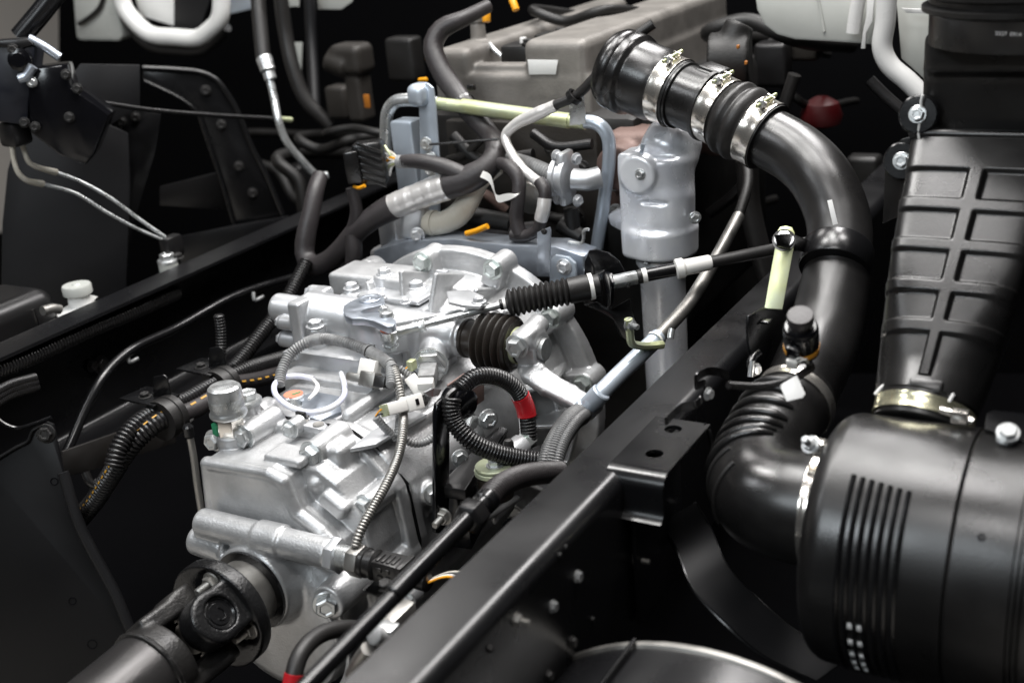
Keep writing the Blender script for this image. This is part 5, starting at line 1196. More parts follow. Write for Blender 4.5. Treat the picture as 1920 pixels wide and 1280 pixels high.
# ---- lifting frame of bent tube
t = thing('tube_frame', 'bent steel tube frame with yellow zinc centre standing behind the gearbox', 'tube frame', PY(1118, 465, 2.08))
YF = 2.10
tube(t, 'left_bend', [PY(723, 290, YF), PY(724, 240, YF), PY(727, 210, YF), PY(740, 192, YF), PY(765, 187, YF), PY(822, 194, YF)], .0135, 'zinc', 20)
tube(t, 'centre_tube', [PY(818, 194, YF), PY(960, 212, YF), PY(1098, 231, YF)], .0128, 'yellow_zinc', 24)
tube(t, 'centre_sleeve', [PY(868, 199, YF), PY(960, 212, YF), PY(1068, 227, YF)], .0150, 'yellow_zinc', 24)
tube(t, 'right_bend', [PY(1090, 229, YF), PY(1110, 229, YF), PY(1128, 238, YF), PY(1140, 258, YF), PY(1142, 300, YF), PY(1132, 380, YF), PY(1118, 470, YF)], .0130, 'steel_blue', 24)
plate(t, 'hanger', [PY(a, b, 2.075) for a, b in [(1066, 182), (1095, 178), (1098, 232), (1068, 236)]], .003, 'zinc', (0, 1, 0))
t = thing('hook_bracket', 'zinc plated hook bracket hanging over the left end of the tube frame', 'bracket', PY(800, 340, 2.06))
plate(t, 'plate', [PY(a, b, 2.07) for a, b in [(785, 185), (790, 165), (800, 156), (812, 165), (817, 200), (824, 300), (824, 470), (790, 470), (788, 300)]], .004, 'steel_blue', (0, 1, 0))
MB().box(PY(788, 177, 2.075), (.044, .05, .046), bev=.016, seg=4).build(t, 'hook_face', 'steel_blue')
MB().box(PY(770, 290, 2.10), (.055, .05, .15), bev=.006).build(t, 'support_block', 'steel_blue')
for (a, b) in ((800, 270), (808, 296), (808, 318)): bolt(t, PY(a, b, 2.064), (0, -1, 0), .011, 'zinc')
MB().box(PY(740, 440, 2.04), (.05, .05, .10), bev=.008).build(t, 'foot', 'cast_alu_smooth')
# ---- exhaust heat shield and down pipe
t = thing('exhaust_shield', 'pressed silver heat shield over the exhaust outlet pipe', 'heat shield', PY(1235, 640, 2.08))
c = PY(1246, 470, 2.10); zb_ = c[2]
s = SDF((c[0] - .10, 1.96, zb_ - .01), (c[0] + .12, 2.24, zb_ + .28), .0030)
s.cyl((c[0], 2.09, zb_), (c[0], 2.09, zb_ + .055), .068, .070, .006, .0)
s.cyl((c[0] - .002, 2.095, zb_ + .04), (c[0] + .002, 2.10, zb_ + .19), .063, .061, .012, .03)
s.cyl((c[0] + .004, 2.11, zb_ + .17), (c[0] + .022, 2.15, zb_ + .235), .060, .050, .03, .03)
s.cyl((c[0] + .022, 2.075, zb_ + .06), (c[0] + .030, 2.08, zb_ + .13), .036, .034, .014, .06)
s.cyl((c[0] - .018, 2.06, zb_ + .165), (c[0] - .018, 2.028, zb_ + .165), .040, .036, .006, .010)
s.box((c[0] - .050, 2.075, zb_ + .10), (.03, .06, .20), .008, .04)
s.box((c[0], 2.026, zb_ + .112), (.13, .03, .008), .003, .006, sub=True)
s.build(t, 'shield', 'shield_silver')
bolt(t, (c[0] - .010, 2.028, zb_ + .168), (0, -1, .1), .008, 'zinc'); bolt(t, PY(1303, 408, 2.07), (.6, -1, 0), .009, 'zinc')
tube(t, 'edge_trim', [PY(1206, 270, 2.05), PY(1196, 320, 2.05), PY(1188, 390, 2.05), PY(1180, 445, 2.05), PY(1183, 462, 2.05)], .004, 'steel_blue', 8)
MB().lathe((c[0] - .004, 2.095, zb_ - .30), (0, 0, 1), [(.042, 0), (.043, .20), (.044, .27), (.050, .280), (.050, .292), (.046, .293)], 48).build(t, 'down_pipe', 'shield_silver')
bolt(t, PY(1213, 488, 2.045), (0, -.3, -1), .008, 'zinc')
MB().prism([PY(a, b, 2.10) for a, b in [(1136, 402), (1160, 394), (1186, 398), (1184, 432), (1165, 436), (1142, 424)]], (0, .05, 0)).build(t, 'flange_arm', 'shield_silver', bev=.008)
# ---- EGR pipe with flange, pale hose, ribbon
t = thing('gas_pipe', 'pale metal recirculation pipe with bolted flange between the tube frame legs', 'pipe', PY(1060, 380, 2.05))
conduit(t, 'flexible_pipe', [PY(930, 300, 2.08), PY(970, 302, 2.07), PY(1010, 315, 2.06), PY(1048, 333, 2.05)], .0150, 'conduit_grey', pitch=.006, dep=.10)
fx = PY(1062, 333, 2.05)
MB().lathe(PY(1046, 333, 2.05), (1, 0, -.02), [(.030, -.004), (.040, -.003), (.040, .006), (.036, .008), (.036, .016), (.042, .017), (.042, .026), (.034, .028)], 36).build(t, 'flange', 'cast_alu_smooth')
MB().box(fx + [0, 0, 0], (.018, .05, .105), bev=.008).build(t, 'flange_plate', 'cast_alu_smooth')
for (a, b) in ((1043, 292), (1080, 298), (1046, 372), (1083, 376)): bolt(t, PY(a, b, 2.035), (1, -.5, 0), .009, 'alu')
tube(t, 'elbow', [PY(1075, 336, 2.05), PY(1100, 338, 2.055), PY(1125, 332, 2.07)], .021, 'cast_alu_smooth', 20)
t = thing('pale_hose', 'cream coloured tapering hose curving up behind the bell housing', 'hose', PY(800, 420, 2.0))
tube(t, 'hose', [PY(802, 418, 2.0), PY(830, 418, 2.0), PY(860, 402, 2.01), PY(882, 372, 2.02), PY(905, 340, 2.03), PY(938, 318, 2.04)], [.024, .023, .024, .021, .014, .009], 'hose_white', 24)
band(t, 'hose_clip', PY(812, 418, 2.0), PY(830, 418, 2.0) - PY(802, 418, 2.0), .0238, .012, 'hose_white', .002, 28)
MB().box(PY(778, 412, 2.0), (.05, .05, .075), axes=[nrm((1, .3, -.2)), nrm((-.3, 1, 0)), (.2, 0, 1)], bev=.010, seg=3).build(t, 'housing', 'cast_alu_smooth')
bolt(t, PY(783, 440, 1.97), (.3, -1, 0), .012, 'alu')
t = thing('torn_tape', 'loose strip of white tape hanging from the wiring behind the gearbox', 'tape', PY(940, 370, 1.99))
rb = [PY(900, 325, 1.99), PY(918, 335, 1.98), PY(925, 352, 1.98), PY(932, 372, 1.985), PY(948, 370, 1.98), PY(975, 362, 1.97)]
path = spline(rb, .004); v = []; f = []
for i, p_ in enumerate(path):
    a = i * .12; wv = nrm([math.cos(a) * .5, .2, math.sin(a) + .6]) * .007; nv = np.array([0, .0006, 0]); v += [p_ - wv, p_ + wv, p_ + wv + nv, p_ - wv + nv]
for i in range(len(path) - 1):
    for k in range(4): f.append([4 * i + k, 4 * i + (k + 1) % 4, 4 * i + 4 + (k + 1) % 4, 4 * i + 4 + k])
mk(t, 'strip', v, f, 'white_plastic', 60)
# ---- engine wiring
t = thing('engine_harness', 'thick taped engine wiring harness with foil wraps and black multi-plug', 'wiring harness', PY(700, 400, 1.98))
up_ = [PY(915, 12, 2.28), PY(870, 35, 2.22), PY(828, 55, 2.20), PY(812, 85, 2.18), PY(826, 130, 2.16), PY(858, 178, 2.14), PY(885, 215, 2.12), PY(915, 248, 2.10), PY(930, 275, 2.06), PY(918, 310, 2.02), PY(880, 335, 2.0), PY(840, 348, 1.99)]
tube(t, 'upper_trunk', up_, [.014, .016, .020, .0215, .0215, .0215, .0215, .0205, .0195, .022, .027, .028], 'tape', 24, lump=.018)
ribs = spline(up_, .012)
for i in range(14, len(ribs) - 16, 2):
    pass
band(t, 'cable_tie', PY(868, 193, 2.135), up_[6] - up_[5], .0222, .007, 'black_plastic', .002, 28); MB().box(PY(884, 164, 2.12), (.016, .012, .012), bev=.002).build(t, 'tie_head', 'black_plastic')
foil = [PY(840, 348, 1.99), PY(800, 362, 1.985), PY(765, 376, 1.98), PY(735, 388, 1.975)]
tube(t, 'foil_wrap', foil, [.0285, .027, .0265, .0265], 'foil', 28, .004, lump=.03)
low = [PY(738, 387, 1.975), PY(705, 405, 1.965), PY(672, 430, 1.955), PY(645, 462, 1.95), PY(615, 490, 1.95), PY(588, 498, 1.955), PY(572, 480, 1.965), PY(574, 440, 1.98), PY(583, 400, 2.0), PY(592, 355, 2.03), PY(600, 330, 2.06)]
tube(t, 'lower_trunk', low, [.027, .024, .0225, .0225, .0225, .0225, .0215, .021, .020, .019, .017], 'tape', 24, lump=.02)
tube(t, 'branch', [PY(660, 352, 1.95), PY(668, 395, 1.95), PY(660, 430, 1.95), PY(640, 462, 1.95)], .0130, 'tape', 16, lump=.02)
tube(t, 'branch', [PY(660, 440, 1.945), PY(664, 470, 1.94), PY(660, 510, 1.94), PY(650, 540, 1.94)], .018, 'tape', 16, lump=.02)
tube(t, 'plug_branch', [PY(755, 302, 1.98), PY(790, 303, 1.98), PY(830, 312, 1.985), PY(872, 330, 1.995)], [.0125, .0155, .0165, .0185], 'tape', 20, lump=.02)
conduit(t, 'plug_collar', [PY(745, 303, 1.98), PY(768, 303, 1.98)], .0135, 'conduit_grey', pitch=.006)
pcn = PY(695, 305, 1.985); Xc = nrm([.86, .42, .05]); Zc = nrm([-.05, .0, 1.]); Yc = np.cross(Zc, Xc)
mb = MB(); mb.box(pcn, (.062, .05, .088), axes=[Xc, Yc, Zc], bev=.008); mb.box(pcn + Xc * -.032 + Yc * -.012, (.03, .045, .065), axes=[Xc, Yc, Zc], bev=.004)
mp_ = mb.build(t, 'multi_plug', 'black_plastic')
mb = MB()
for i in range(6): mb.box(pcn + Yc * -.0262 + Zc * (-.035 + .014 * i) + Xc * .006, (.052, .003, .006), axes=[nrm(Xc - Zc * .5), Yc, nrm(Zc + Xc * .5)], bev=.0008)
mb.build(mp_, 'plug_ribs', 'black_plastic')
for i in range(9):
    q0 = pcn + Xc * .034 + Zc * (-.03 + .0075 * i); tube(t, 'wire', [q0, q0 * .4 + PY(745, 303, 1.98) * .6 + rng.normal(0, .004, 3), PY(750, 303, 1.98)], .0028, ['label_white', 'hose_white', 'yellow_zinc', 'label_white', 'orange', 'hose_white'][i % 6], 6)
tube(t, 'wire', [PY(664, 350, 1.95), PY(674, 352, 1.945), PY(684, 348, 1.945)], .004, 'orange', 6)
thin = [PY(1225, 45, 2.10), PY(1170, 85, 2.08), PY(1120, 140, 2.06), PY(1080, 180, 2.055), PY(1040, 198, 2.05)]
tube(t, 'thin_run', thin, .0095, 'rubber', 14)
tube(t, 'thin_foil', [PY(1042, 198, 2.05), PY(1000, 217, 2.05), PY(965, 235, 2.05), PY(948, 255, 2.045), PY(958, 285, 2.03), PY(978, 315, 2.02), PY(1005, 338, 2.01), PY(1015, 345, 2.0)], [.011, .0125, .012, .010, .0085, .010, .010, .010], 'foil', 16, .004, lump=.03)
tube(t, 'thin_tape', [PY(1012, 340, 2.0), PY(1022, 358, 1.99), PY(1020, 385, 1.985)], .0125, 'tape', 16)
tube(t, 'thin_foil', [PY(1021, 372, 1.985), PY(1019, 392, 1.98), PY(1014, 412, 1.98)], .0132, 'foil', 16, .004, lump=.03)
tube(t, 'thin_tape', [PY(1015, 410, 1.98), PY(1008, 430, 1.98), PY(985, 442, 1.98), PY(960, 440, 1.98)], .012, 'tape', 16)
tube(t, 'middle_run', [PY(930, 305, 2.03), PY(955, 312, 2.01), PY(972, 335, 2.0), PY(972, 370, 1.99), PY(968, 410, 1.985), PY(975, 440, 1.98)], [.012, .013, .0135, .0135, .0145, .0135], 'tape', 18, lump=.03)
tube(t, 'tie_tail', [PY(806, 271, 2.03), PY(870, 266, 2.03), PY(935, 261, 2.03)], .0028, 'black_plastic', 6)
tube(t, 'orange_wire', [PY(875, 438, 1.97), PY(893, 433, 1.965), PY(914, 424, 1.965)], .006, 'orange', 10)
band(t, 'clip', PY(1076, 182, 2.05), thin[3] - thin[2], .0115, .010, 'black_plastic', .005, 20)
# upright grey lever plate and zinc bracket at the bell's right
t = thing('upright_plate', 'narrow grey upright plate with a small rivet at the top of the bell housing', 'bracket', PY(1018, 515, 1.90))
plate(t, 'plate', [PY(a, b, 1.90) for a, b in [(1007, 436), (1030, 426), (1032, 432), (1031, 510), (1011, 516), (1006, 510)]], .004, 'lever_zinc', (0, 1, 0)); bolt(t, PY(1020, 434, 1.898), (0, -1, 0), .0045, 'dark', 'rivet')
t = thing('rear_plate', 'blue-grey engine rear plate corner with round bolt right of the bell housing', 'bracket', PY(1060, 520, 1.95))
plate(t, 'plate', [PY(a, b, 1.93) for a, b in [(1030, 490), (1040, 478), (1065, 482), (1078, 494), (1080, 525), (1060, 535), (1030, 545)]], .008, 'steel_blue', (0, 1, 0), .002); bolt(t, PY(1058, 500, 1.928), (0, -1, 0), .012, 'alu')
MB().prism([PY(a, b, 1.96) for a, b in [(700, 470), (760, 452), (850, 448), (960, 460), (1040, 462), (1095, 480), (1095, 520), (1000, 520), (700, 520)]], (0, .06, 0)).build(t, 'back_plate', 'lever_zinc', bev=.004)
tube(t, 'hook_rod', [PY(1066, 454, 1.95), PY(1090, 456, 1.95), PY(1094, 448, 1.95), PY(1095, 432, 1.95), PY(1104, 430, 1.95)], .0032, 'zinc', 8)
MB().prism([PY(a, b, 2.02) for a, b in [(688, 470), (735, 455), (768, 470), (760, 505), (700, 515)]], (0, .1, 0)).build(t, 'starter_nose', 'cast_alu', bev=.012)
# ================================================================== left side: mudguard, stays, brake lines
nL = nrm([.62, -.78, .05]); oL = PX(150, 350, -2.22)
t = thing('mudguard', 'dark plastic mudguard panel behind the far rail at the left', 'mudguard', oL + [0, 0, -.25])
plate(t, 'panel', [onp(a, b, oL, nL) for a, b in [(2, 560), (4, 420), (14, 320), (34, 250), (70, 215), (130, 200), (240, 250), (244, 350), (240, 440), (236, 545), (120, 600), (0, 640)]], .006, 'dark_panel', -nL, .002)
plate(t, 'upper_panel', [onp(a, b, oL + [-.02, .05, 0], nL) for a, b in [(62, 245), (150, 120), (262, 122), (262, 200), (200, 240), (140, 330)]], .006, 'dark_panel', -nL, .002)
o2 = PX(260, 330, -2.20)
t = thing('mudguard_stay', 'brownish black flat stay strip in front of the mudguard', 'stay', o2 + [0, 0, -.2])
plate(t, 'strip', [onp(a, b, o2, nL) for a, b in [(238, 215), (262, 205), (302, 215), (290, 290), (268, 360), (248, 430), (240, 500), (206, 500), (190, 330), (215, 270)]], .005, 'black_satin', -nL, .001)
plate(t, 'small_strip', [onp(a, b, o2 + nL * .02, nL) for a, b in [(162, 305), (180, 238), (222, 222), (220, 240), (190, 322), (175, 320)]], .004, 'black_satin', -nL, .001)
for (a, b) in ((216, 345), (254, 220), (228, 228), (178, 302)): q = onp(a, b, o2 + nL * .004, nL); bolt(t, q, nL, .009, 'dark')
o3 = PX(440, 290, -2.16)
t = thing('curved_bracket', 'black curved gusset bracket with bright rounded edge on the far rail', 'bracket', o3 + [0, 0, -.2])
out = [(268, 128), (330, 131), (380, 137), (405, 150), (428, 178), (448, 214), (470, 270), (500, 330), (530, 402), (505, 418), (440, 425), (412, 330), (385, 250), (372, 212), (345, 188), (268, 150)]
gs_ = plate(t, 'gusset', [onp(a, b, o3, nL) for a, b in out], .006, 'black_satin', -nL, .0015)
tube(gs_, 'outer_flange', [onp(a, b, o3 + nL * .004, nL) for a, b in out[:9]], .007, 'black_satin', 10)
tube(gs_, 'inner_flange', [onp(a, b, o3 + nL * .004, nL) for a, b in [(270, 152), (345, 190), (372, 214), (385, 250), (412, 330), (440, 425)]], .0055, 'black_satin', 10)
for (a, b) in ((386, 170), (415, 234), (448, 312), (474, 362)): bolt(t, onp(a, b, o3 + nL * .004, nL), nL, .010, 'dark')
plate(t, 'lower_web', [onp(a, b, o3 + np.array([-.05, .06, 0]), nL) for a, b in [(300, 350), (420, 320), (430, 395), (300, 385)]], .005, 'shaft_black', -nL, .001)
plate(t, 'foot', [onp(a, b, o3 + nL * .02, nL) for a, b in [(330, 445), (430, 425), (540, 405), (548, 425), (340, 500)]], .008, 'black_paint', -nL, .001)
# steel control rod across
t = thing('control_rod', 'thin dark rod with brass tip crossing behind the far rail', 'rod', PX(430, 218, -2.05))
tube(t, 'rod', [PX(160, 188, -2.14), PX(290, 207, -2.10), PX(400, 216, -2.06), PX(520, 223, -2.02)], .0055, 'shaft_black', 10)
tube(t, 'tip', [PX(520, 223, -2.02), PX(546, 225, -2.01)], .007, 'yellow_zinc', 10)
# valve / control box upper left
t = thing('control_box', 'black bolted control box at the upper left edge', 'control box', PX(60, 240, -2.12))
o4 = PX(60, 170, -2.10); 
plate(t, 'side_face', [onp(a, b, o4 + nL * .03, nL) for a, b in [(-10, 82), (40, 76), (66, 90), (54, 190), (52, 236), (-10, 228)]], .10, 'navy', -nL, .004)
plate(t, 'front_face', [onp(a, b, o4 + nL * .04, nL) for a, b in [(52, 150), (64, 128), (118, 122), (132, 165), (205, 215), (175, 290), (160, 310), (110, 290), (56, 248)]], .10, 'black_gloss', -nL, .004)
plate(t, 'lid', [onp(a, b, o4 + nL * .035, nL) for a, b in [(-10, 76), (50, 72), (64, 84), (40, 92), (-10, 88)]], .05, 'shaft_black', -nL, .003)
for (a, b, k) in ((60, 154, 'zinc'), (124, 140, 'dark'), (46, 230, 'dark'), (66, 238, 'dark'), (130, 220, 'dark'), (24, 92, 'dark'), (145, 166, 'dark')): q = onp(a, b, o4 + nL * .044, nL); bolt(t, q, nL, .008, k)
q = onp(38, 112, o4 + nL * .04, nL); MB().lathe(q, nL, [(.022, -.01), (.022, .01), (.014, .012), (.014, .02), (.001, .02)], 24).build(t, 'port', 'black_gloss')
tube(t, 'grey_lever', [onp(a, b, o4 + nL * .05, nL) for a, b in [(36, 148), (48, 144), (62, 124)]], .010, 'lever_zinc', 10)
tube(t, 'grey_lever', [onp(a, b, o4 + nL * .02, nL) for a, b in [(54, 72), (80, 86), (112, 108)]], .009, 'lever_zinc', 10)
tube(t, 'strut', [onp(a, b, o4 - nL * .05, nL) for a, b in [(38, 70), (80, 20), (110, -20)]], .022, 'black_paint', 10)
# brake pipes
t = thing('brake_pipes', 'pair of thin brake pipes with pale ends running from control box to far rail', 'brake pipes', PX(310, 450, -2.0))
for pts, e in (([(22, 262), (26, 300), (35, 325), (50, 338), (80, 345)], [(80, 345), (140, 362), (200, 398), (260, 430), (312, 452)]), ([(40, 262), (46, 285), (55, 305), (75, 315), (105, 323)], [(105, 323), (150, 340), (205, 370), (260, 410), (310, 445)])):
    tube(t, 'pipe_end', [PX(a, b, -2.14) for a, b in pts], [.006, .005, .0055, .006, .0075], 'hose_white', 10)
    tube(t, 'pipe', [PX(a, b, -2.14 + .14 * (i / 4)) for i, (a, b) in enumerate(e)], .0038, 'zinc', 10)
MB().box(PX(322, 462, -2.0), (.03, .05, .05), bev=.008).build(t, 'junction', 'shaft_black'); bolt(t, PX(332, 484, -1.98), (0, 0, 1), .012, 'dark')
MB().box(PX(28, 250, -2.14), (.05, .05, .05), bev=.01).build(t, 'manifold', 'shaft_black')
# reservoirs / caps on the far rail
q = PX(147, 553, -2.03)
t = thing('white_cap_unit', 'white round capped fitting standing behind the far rail', 'fitting', q + [0, 0, -.06])
MB().lathe(q, (0, 0, 1), [(.027, .002), (.030, .004), (.030, .020), (.028, .023), (.010, .023), (.007, .026), (.001, .026)], 40).build(t, 'cap', 'cab_white')
MB().lathe(q, (0, 0, 1), [(.050, -.06), (.050, -.034), (.038, -.026), (.024, -.022), (.022, .003)], 40).build(t, 'body', 'cab_bright')
plate(t, 'fin', [PX(a, b, -2.02) for a, b in [(160, 550), (184, 556), (168, 572), (150, 570)]], .004, 'cab_bright', (-1, 0, 0)); tube(t, 'nipple', [PX(80, 583, -2.02), PX(100, 578, -2.02), PX(112, 580, -2.02)], .010, 'steel_dull', 10)
q = PX(315, 492, -1.99); t = thing('small_cap', 'small silver hex cap beyond the far rail under the brake pipe junction', 'fitting', q); bolt(t, q, (0, 0, 1), .016, 'tall', 'cap'); MB().lathe(q, (0, 0, 1), [(.022, -.03), (.022, 0)], 20).build(t, 'base', 'cab_white')
t = thing('side_canister', 'grey-brown rounded canister at the left edge behind the far rail', 'canister', PX(20, 620, -2.06))
s = SDF(PX(20, 620, -2.10) - np.array([.2, .14, .12]), PX(20, 620, -2.10) + np.array([.12, .18, .14]), .004); cc = PX(10, 600, -2.10); s.box(cc + [-.03, 0, -.01], (.16, .20, .11), .035, .0); s.build(t, 'shell', 'shaft_black')
tube(t, 'seam', [PX(62, 580, -2.04), PX(70, 605, -2.04), PX(72, 625, -2.04)], .003, 'black_satin', 6)
# conduit under the far rail flange
cp = [PX(-20, 700, -1.895), PX(60, 668, -1.895), PX(150, 626, -1.897), PX(245, 586, -1.90), PX(330, 548, -1.905)]
t = thing('rail_conduit', 'long black corrugated conduit lying under the far rail flange', 'conduit', cp[0]); conduit(t, 'conduit', cp, .0165, 'conduit_black', pitch=.0070, dep=.22)
# dark pipe drooping along the far rail web
t = thing('rail_pipe', 'dark glossy pipe drooping along the inside of the far rail', 'pipe', PX(240, 660, -1.86))
tube(t, 'pipe', [PX(118, 862, -1.82), PX(135, 825, -1.82), PX(160, 768, -1.825), PX(195, 705, -1.83), PX(240, 660, -1.84), PX(330, 615, -1.86), PX(440, 555, -1.87), PX(550, 520, -1.87), PX(640, 500, -1.87)], .0095, 'black_satin', 14)
for (a, b) in ((240, 678), (475, 562)): tube(t, 'clip', [PX(a, b - 14, -1.84), PX(a + 2, b, -1.835), PX(a + 18, b - 6, -1.84)], .004, 'zinc', 8)
t = thing('braided_hose_end', 'braided black hose end at the left edge below the far rail', 'hose', PX(30, 735, -1.80))
hp = [PX(-20, 752, -1.80), PX(20, 730, -1.80), PX(68, 716, -1.80)]
for k in (-1, 0, 1): conduit(t, 'braid', [q + np.array([0, 0, k * .009]) for q in hp], .0085, 'conduit_black', pitch=.0035, dep=.12)
bolt(railL, PX(188, 683, -1.95) , (1, 0, 0), .014, 'dark'); bolt(railL, PX(172, 685, -1.95), (1, 0, 0), .010, 'dark')
# crossmember bracket bottom left
o5 = PX(120, 1000, -1.72); n5 = nrm([.55, -.80, .25])
t = thing('crossmember_bracket', 'large flat black bracket plate with bolt and holes filling the lower left corner', 'bracket', o5 + [0, 0, -.3])
plate(t, 'plate', [onp(a, b, o5, n5) for a, b in [(-30, 870), (30, 835), (52, 824), (60, 806), (88, 790), (100, 795), (118, 880), (150, 985), (215, 1110), (255, 1200), (330, 1300), (-30, 1300)]], .008, 'bracket_black', -n5, .0015)
tube(t, 'flange_edge', [onp(a, b, o5, n5) for a, b in [(118, 885), (150, 985), (215, 1110), (255, 1200), (330, 1300)]], .010, 'dark_panel', 10)
tube(t, 'bent_lip', [onp(a, b, o5 + n5 * .01, n5) for a, b in [(-10, 780), (10, 795), (30, 802), (55, 797), (96, 782)]], .0035, 'black_satin', 8)
tube(t, 'top_edge', [onp(a, b, o5 + n5 * .004, n5) for a, b in [(-10, 862), (30, 838), (52, 826), (60, 808), (72, 800)]], .0028, 'shaft_black', 8)
bolt(t, onp(86, 812, o5, n5), n5, .013, 'dark')
plate(t, 'crossmember_web', [PX(a, b, -1.80) for a, b in [(118, 846), (250, 800), (330, 790), (330, 830), (180, 880), (118, 895)]], .006, 'web_brown', (-1, 0, 0), .001)
for (a, b, r) in ((136, 1126, .007), (173, 1207, .009), (102, 902, .007)): MB().lathe(onp(a, b, o5, n5), n5, [(r, -.001), (r, .0012), (r * .8, .0012), (r * .7, -.003), (.0005, -.003)], 20).build(t, 'hole', 'black_gloss')
# frame harness with clamps
t = thing('frame_harness', 'black corrugated chassis harness with yellow stripe and rubber clamps left of the gearbox', 'wiring harness', PX(320, 780, -1.58))
def cp_(l, x): return [PX(a, b, x) for a, b in l]
mainp = [PX(90, 1060, -1.84), PX(140, 985, -1.77), PX(180, 935, -1.70), PX(215, 880, -1.64), PX(250, 830, -1.60), PX(290, 795, -1.58), PX(322, 775, -1.58)]
st_ = conduit(t, 'striped_conduit', mainp, .0185, 'conduit_black', pitch=.0075); stripe(st_, 'yellow_stripe', mainp, .0186, -38, 10, 'stripe_yellow', 1.01, dash=1)
conduit(t, 'second_conduit', cp_([(212, 875), (222, 840), (245, 805), (280, 778), (320, 765)], -1.60), .0165, 'conduit_black', pitch=.0075)
i_ = spline(mainp, .01); tube(t, 'tape_band', [PX(222, 868, -1.632), PX(235, 850, -1.617)], .0180, 'tape', 18)
tube(t, 'tie', [PX(160, 885, -1.70), PX(170, 905, -1.69), PX(188, 912, -1.68)], .008, 'black_plastic', 10); band(t, 'cable_tie', PX(190, 916, -1.685), mainp[2] - mainp[1], .0172, .010, 'black_plastic', .003, 24)
b2 = cp_([(318, 768), (350, 755), (380, 738), (410, 722)], -1.58)
conduit(t, 'bridge_conduit', [q + np.array([0, 0, .008]) for q in b2], .0135, 'conduit_black', pitch=.007); tube(t, 'bridge_bundle', [q + np.array([.01, 0, -.012]) for q in b2], .018, 'tape', 16, lump=.03)
stripe(t, 'yellow_stripe', [q + np.array([.01, 0, -.012]) for q in b2], .0186, -30, 12, 'stripe_yellow', 1.02, dash=2)
band(t, 'bar_code_label', PX(345, 778, -1.57), b2[1] - b2[0], .0145, .016, 'label_white', .002, 24)
for (a, b, r) in ((313, 782, .037), (416, 722, .034)):
    q = PX(a, b, -1.58); d_ = b2[2] - b2[1]
    MB().lathe(q, d_, [(r - .010, -.016), (r, -.018), (r + .001, -.004), (r - .001, -.003), (r - .001, .003), (r + .001, .004), (r, .018), (r - .010, .016)], 40).build(t, 'rubber_clamp', 'rubber')
    u_ = nrm(np.cross(d_, (1., 0, 0)))
    plate(t, 'clamp_tab', [q + np.array([-.02, .01, r]) + np.array([dx, dx * .3, dz]) for dx, dz in [(-.012, -.005), (.022, -.005), (.022, .032), (.016, .038), (-.004, .034)]], .003, 'black_satin', (0, 1, 0))
    plate(t, 'clamp_foot', [q + np.array([dx, dy, r * .9]) for dx, dy in [(-.09, -.02), (.0, -.025), (.01, .03), (-.08, .04)]], .004, 'black_satin', (0, 0, -1)); bolt(t, q + np.array([-.045, .0, r * .9]), (0, 0, 1), .009, 'dark')
conduit(t, 'branch_conduit', cp_([(420, 712), (470, 690), (530, 672), (600, 655), (660, 640)], -1.60), .0160, 'conduit_black', pitch=.007)
conduit(t, 'branch_conduit', cp_([(420, 705), (450, 675), (490, 625), (530, 575), (560, 520), (575, 490)], -1.66), .0150, 'conduit_black', pitch=.0065)
tube(t, 'branch_tape', cp_([(430, 720), (480, 712), (540, 696), (620, 680)], -1.58), .0150, 'tape', 14)
stripe(t, 'yellow_stripe', cp_([(430, 724), (480, 718), (540, 702)], -1.575), .0140, -30, 14, 'stripe_yellow', 1.02, dash=2)
conduit(t, 'branch_conduit', cp_([(412, 700), (414, 660), (414, 620), (410, 590)], -1.62), .0105, 'conduit_black', pitch=.006)
# upright tube left of the gearbox
t = thing('drain_tube', 'thin pale upright tube in the dark gap left of the gearbox', 'tube', PX(375, 960, -1.50))
tube(t, 'tube', cp_([(352, 800), (362, 850), (370, 910), (382, 985)], -1.50), .0065, 'steel_dull', 12); MB().lathe(PX(352, 800, -1.50), (0, 0, 1), [(.007, -.02), (.010, -.016), (.010, .0), (.007, .004)], 24).build(t, 'collar', 'black_satin')
# steel fuel line upper left and dark hoses
t = thing('steel_line', 'bent steel line with crimped collar dropping from a black hose', 'pipe', PX(600, 330, -1.95))
tube(t, 'hose', [PX(482, -20, -2.1), PX(488, 50, -2.08), PX(494, 112, -2.06)], .0185, 'rubber', 18)
MB().lathe(PX(494, 106, -2.06), PX(508, 150, -2.04) - PX(494, 106, -2.06), [(.018, 0), (.020, .006), (.018, .03), (.020, .034), (.015, .040), (.015, .058), (.010, .06)], 24).build(t, 'crimp', 'zinc')
tube(t, 'line', [PX(504, 140, -2.045), PX(514, 185, -2.03), PX(522, 225, -2.01), (PX(535, 262, -2.0)), PX(565, 300, -1.98), PX(597, 330, -1.96), PX(615, 328, -1.94)], .0095, 'zinc', 14)
t = thing('dark_hoses', 'pair of dark hoses hanging in the shade behind the steel line', 'hoses', PX(570, 200, -2.3))
tube(t, 'hose', [PX(525, -20, -2.3), PX(535, 60, -2.3), PX(550, 130, -2.28), PX(575, 190, -2.25), PX(620, 235, -2.2)], .020, 'rubber', 16); tube(t, 'hose', [PX(580, -20, -2.3), PX(584, 80, -2.3), PX(590, 200, -2.25)], .016, 'dark_panel', 16)
t = thing('engine_casting', 'dim grey casting with orange sticker in the shade left of the hook bracket', 'casting', PY(670, 200, 2.6))
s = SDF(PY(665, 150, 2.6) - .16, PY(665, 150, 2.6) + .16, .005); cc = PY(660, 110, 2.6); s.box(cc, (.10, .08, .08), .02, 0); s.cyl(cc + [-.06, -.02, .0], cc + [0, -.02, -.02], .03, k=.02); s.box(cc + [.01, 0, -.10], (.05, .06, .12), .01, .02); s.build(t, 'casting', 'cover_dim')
MB().box(PY(688, 190, 2.55), (.016, .006, .034), bev=.001).build(t, 'sticker', 'orange_dim')
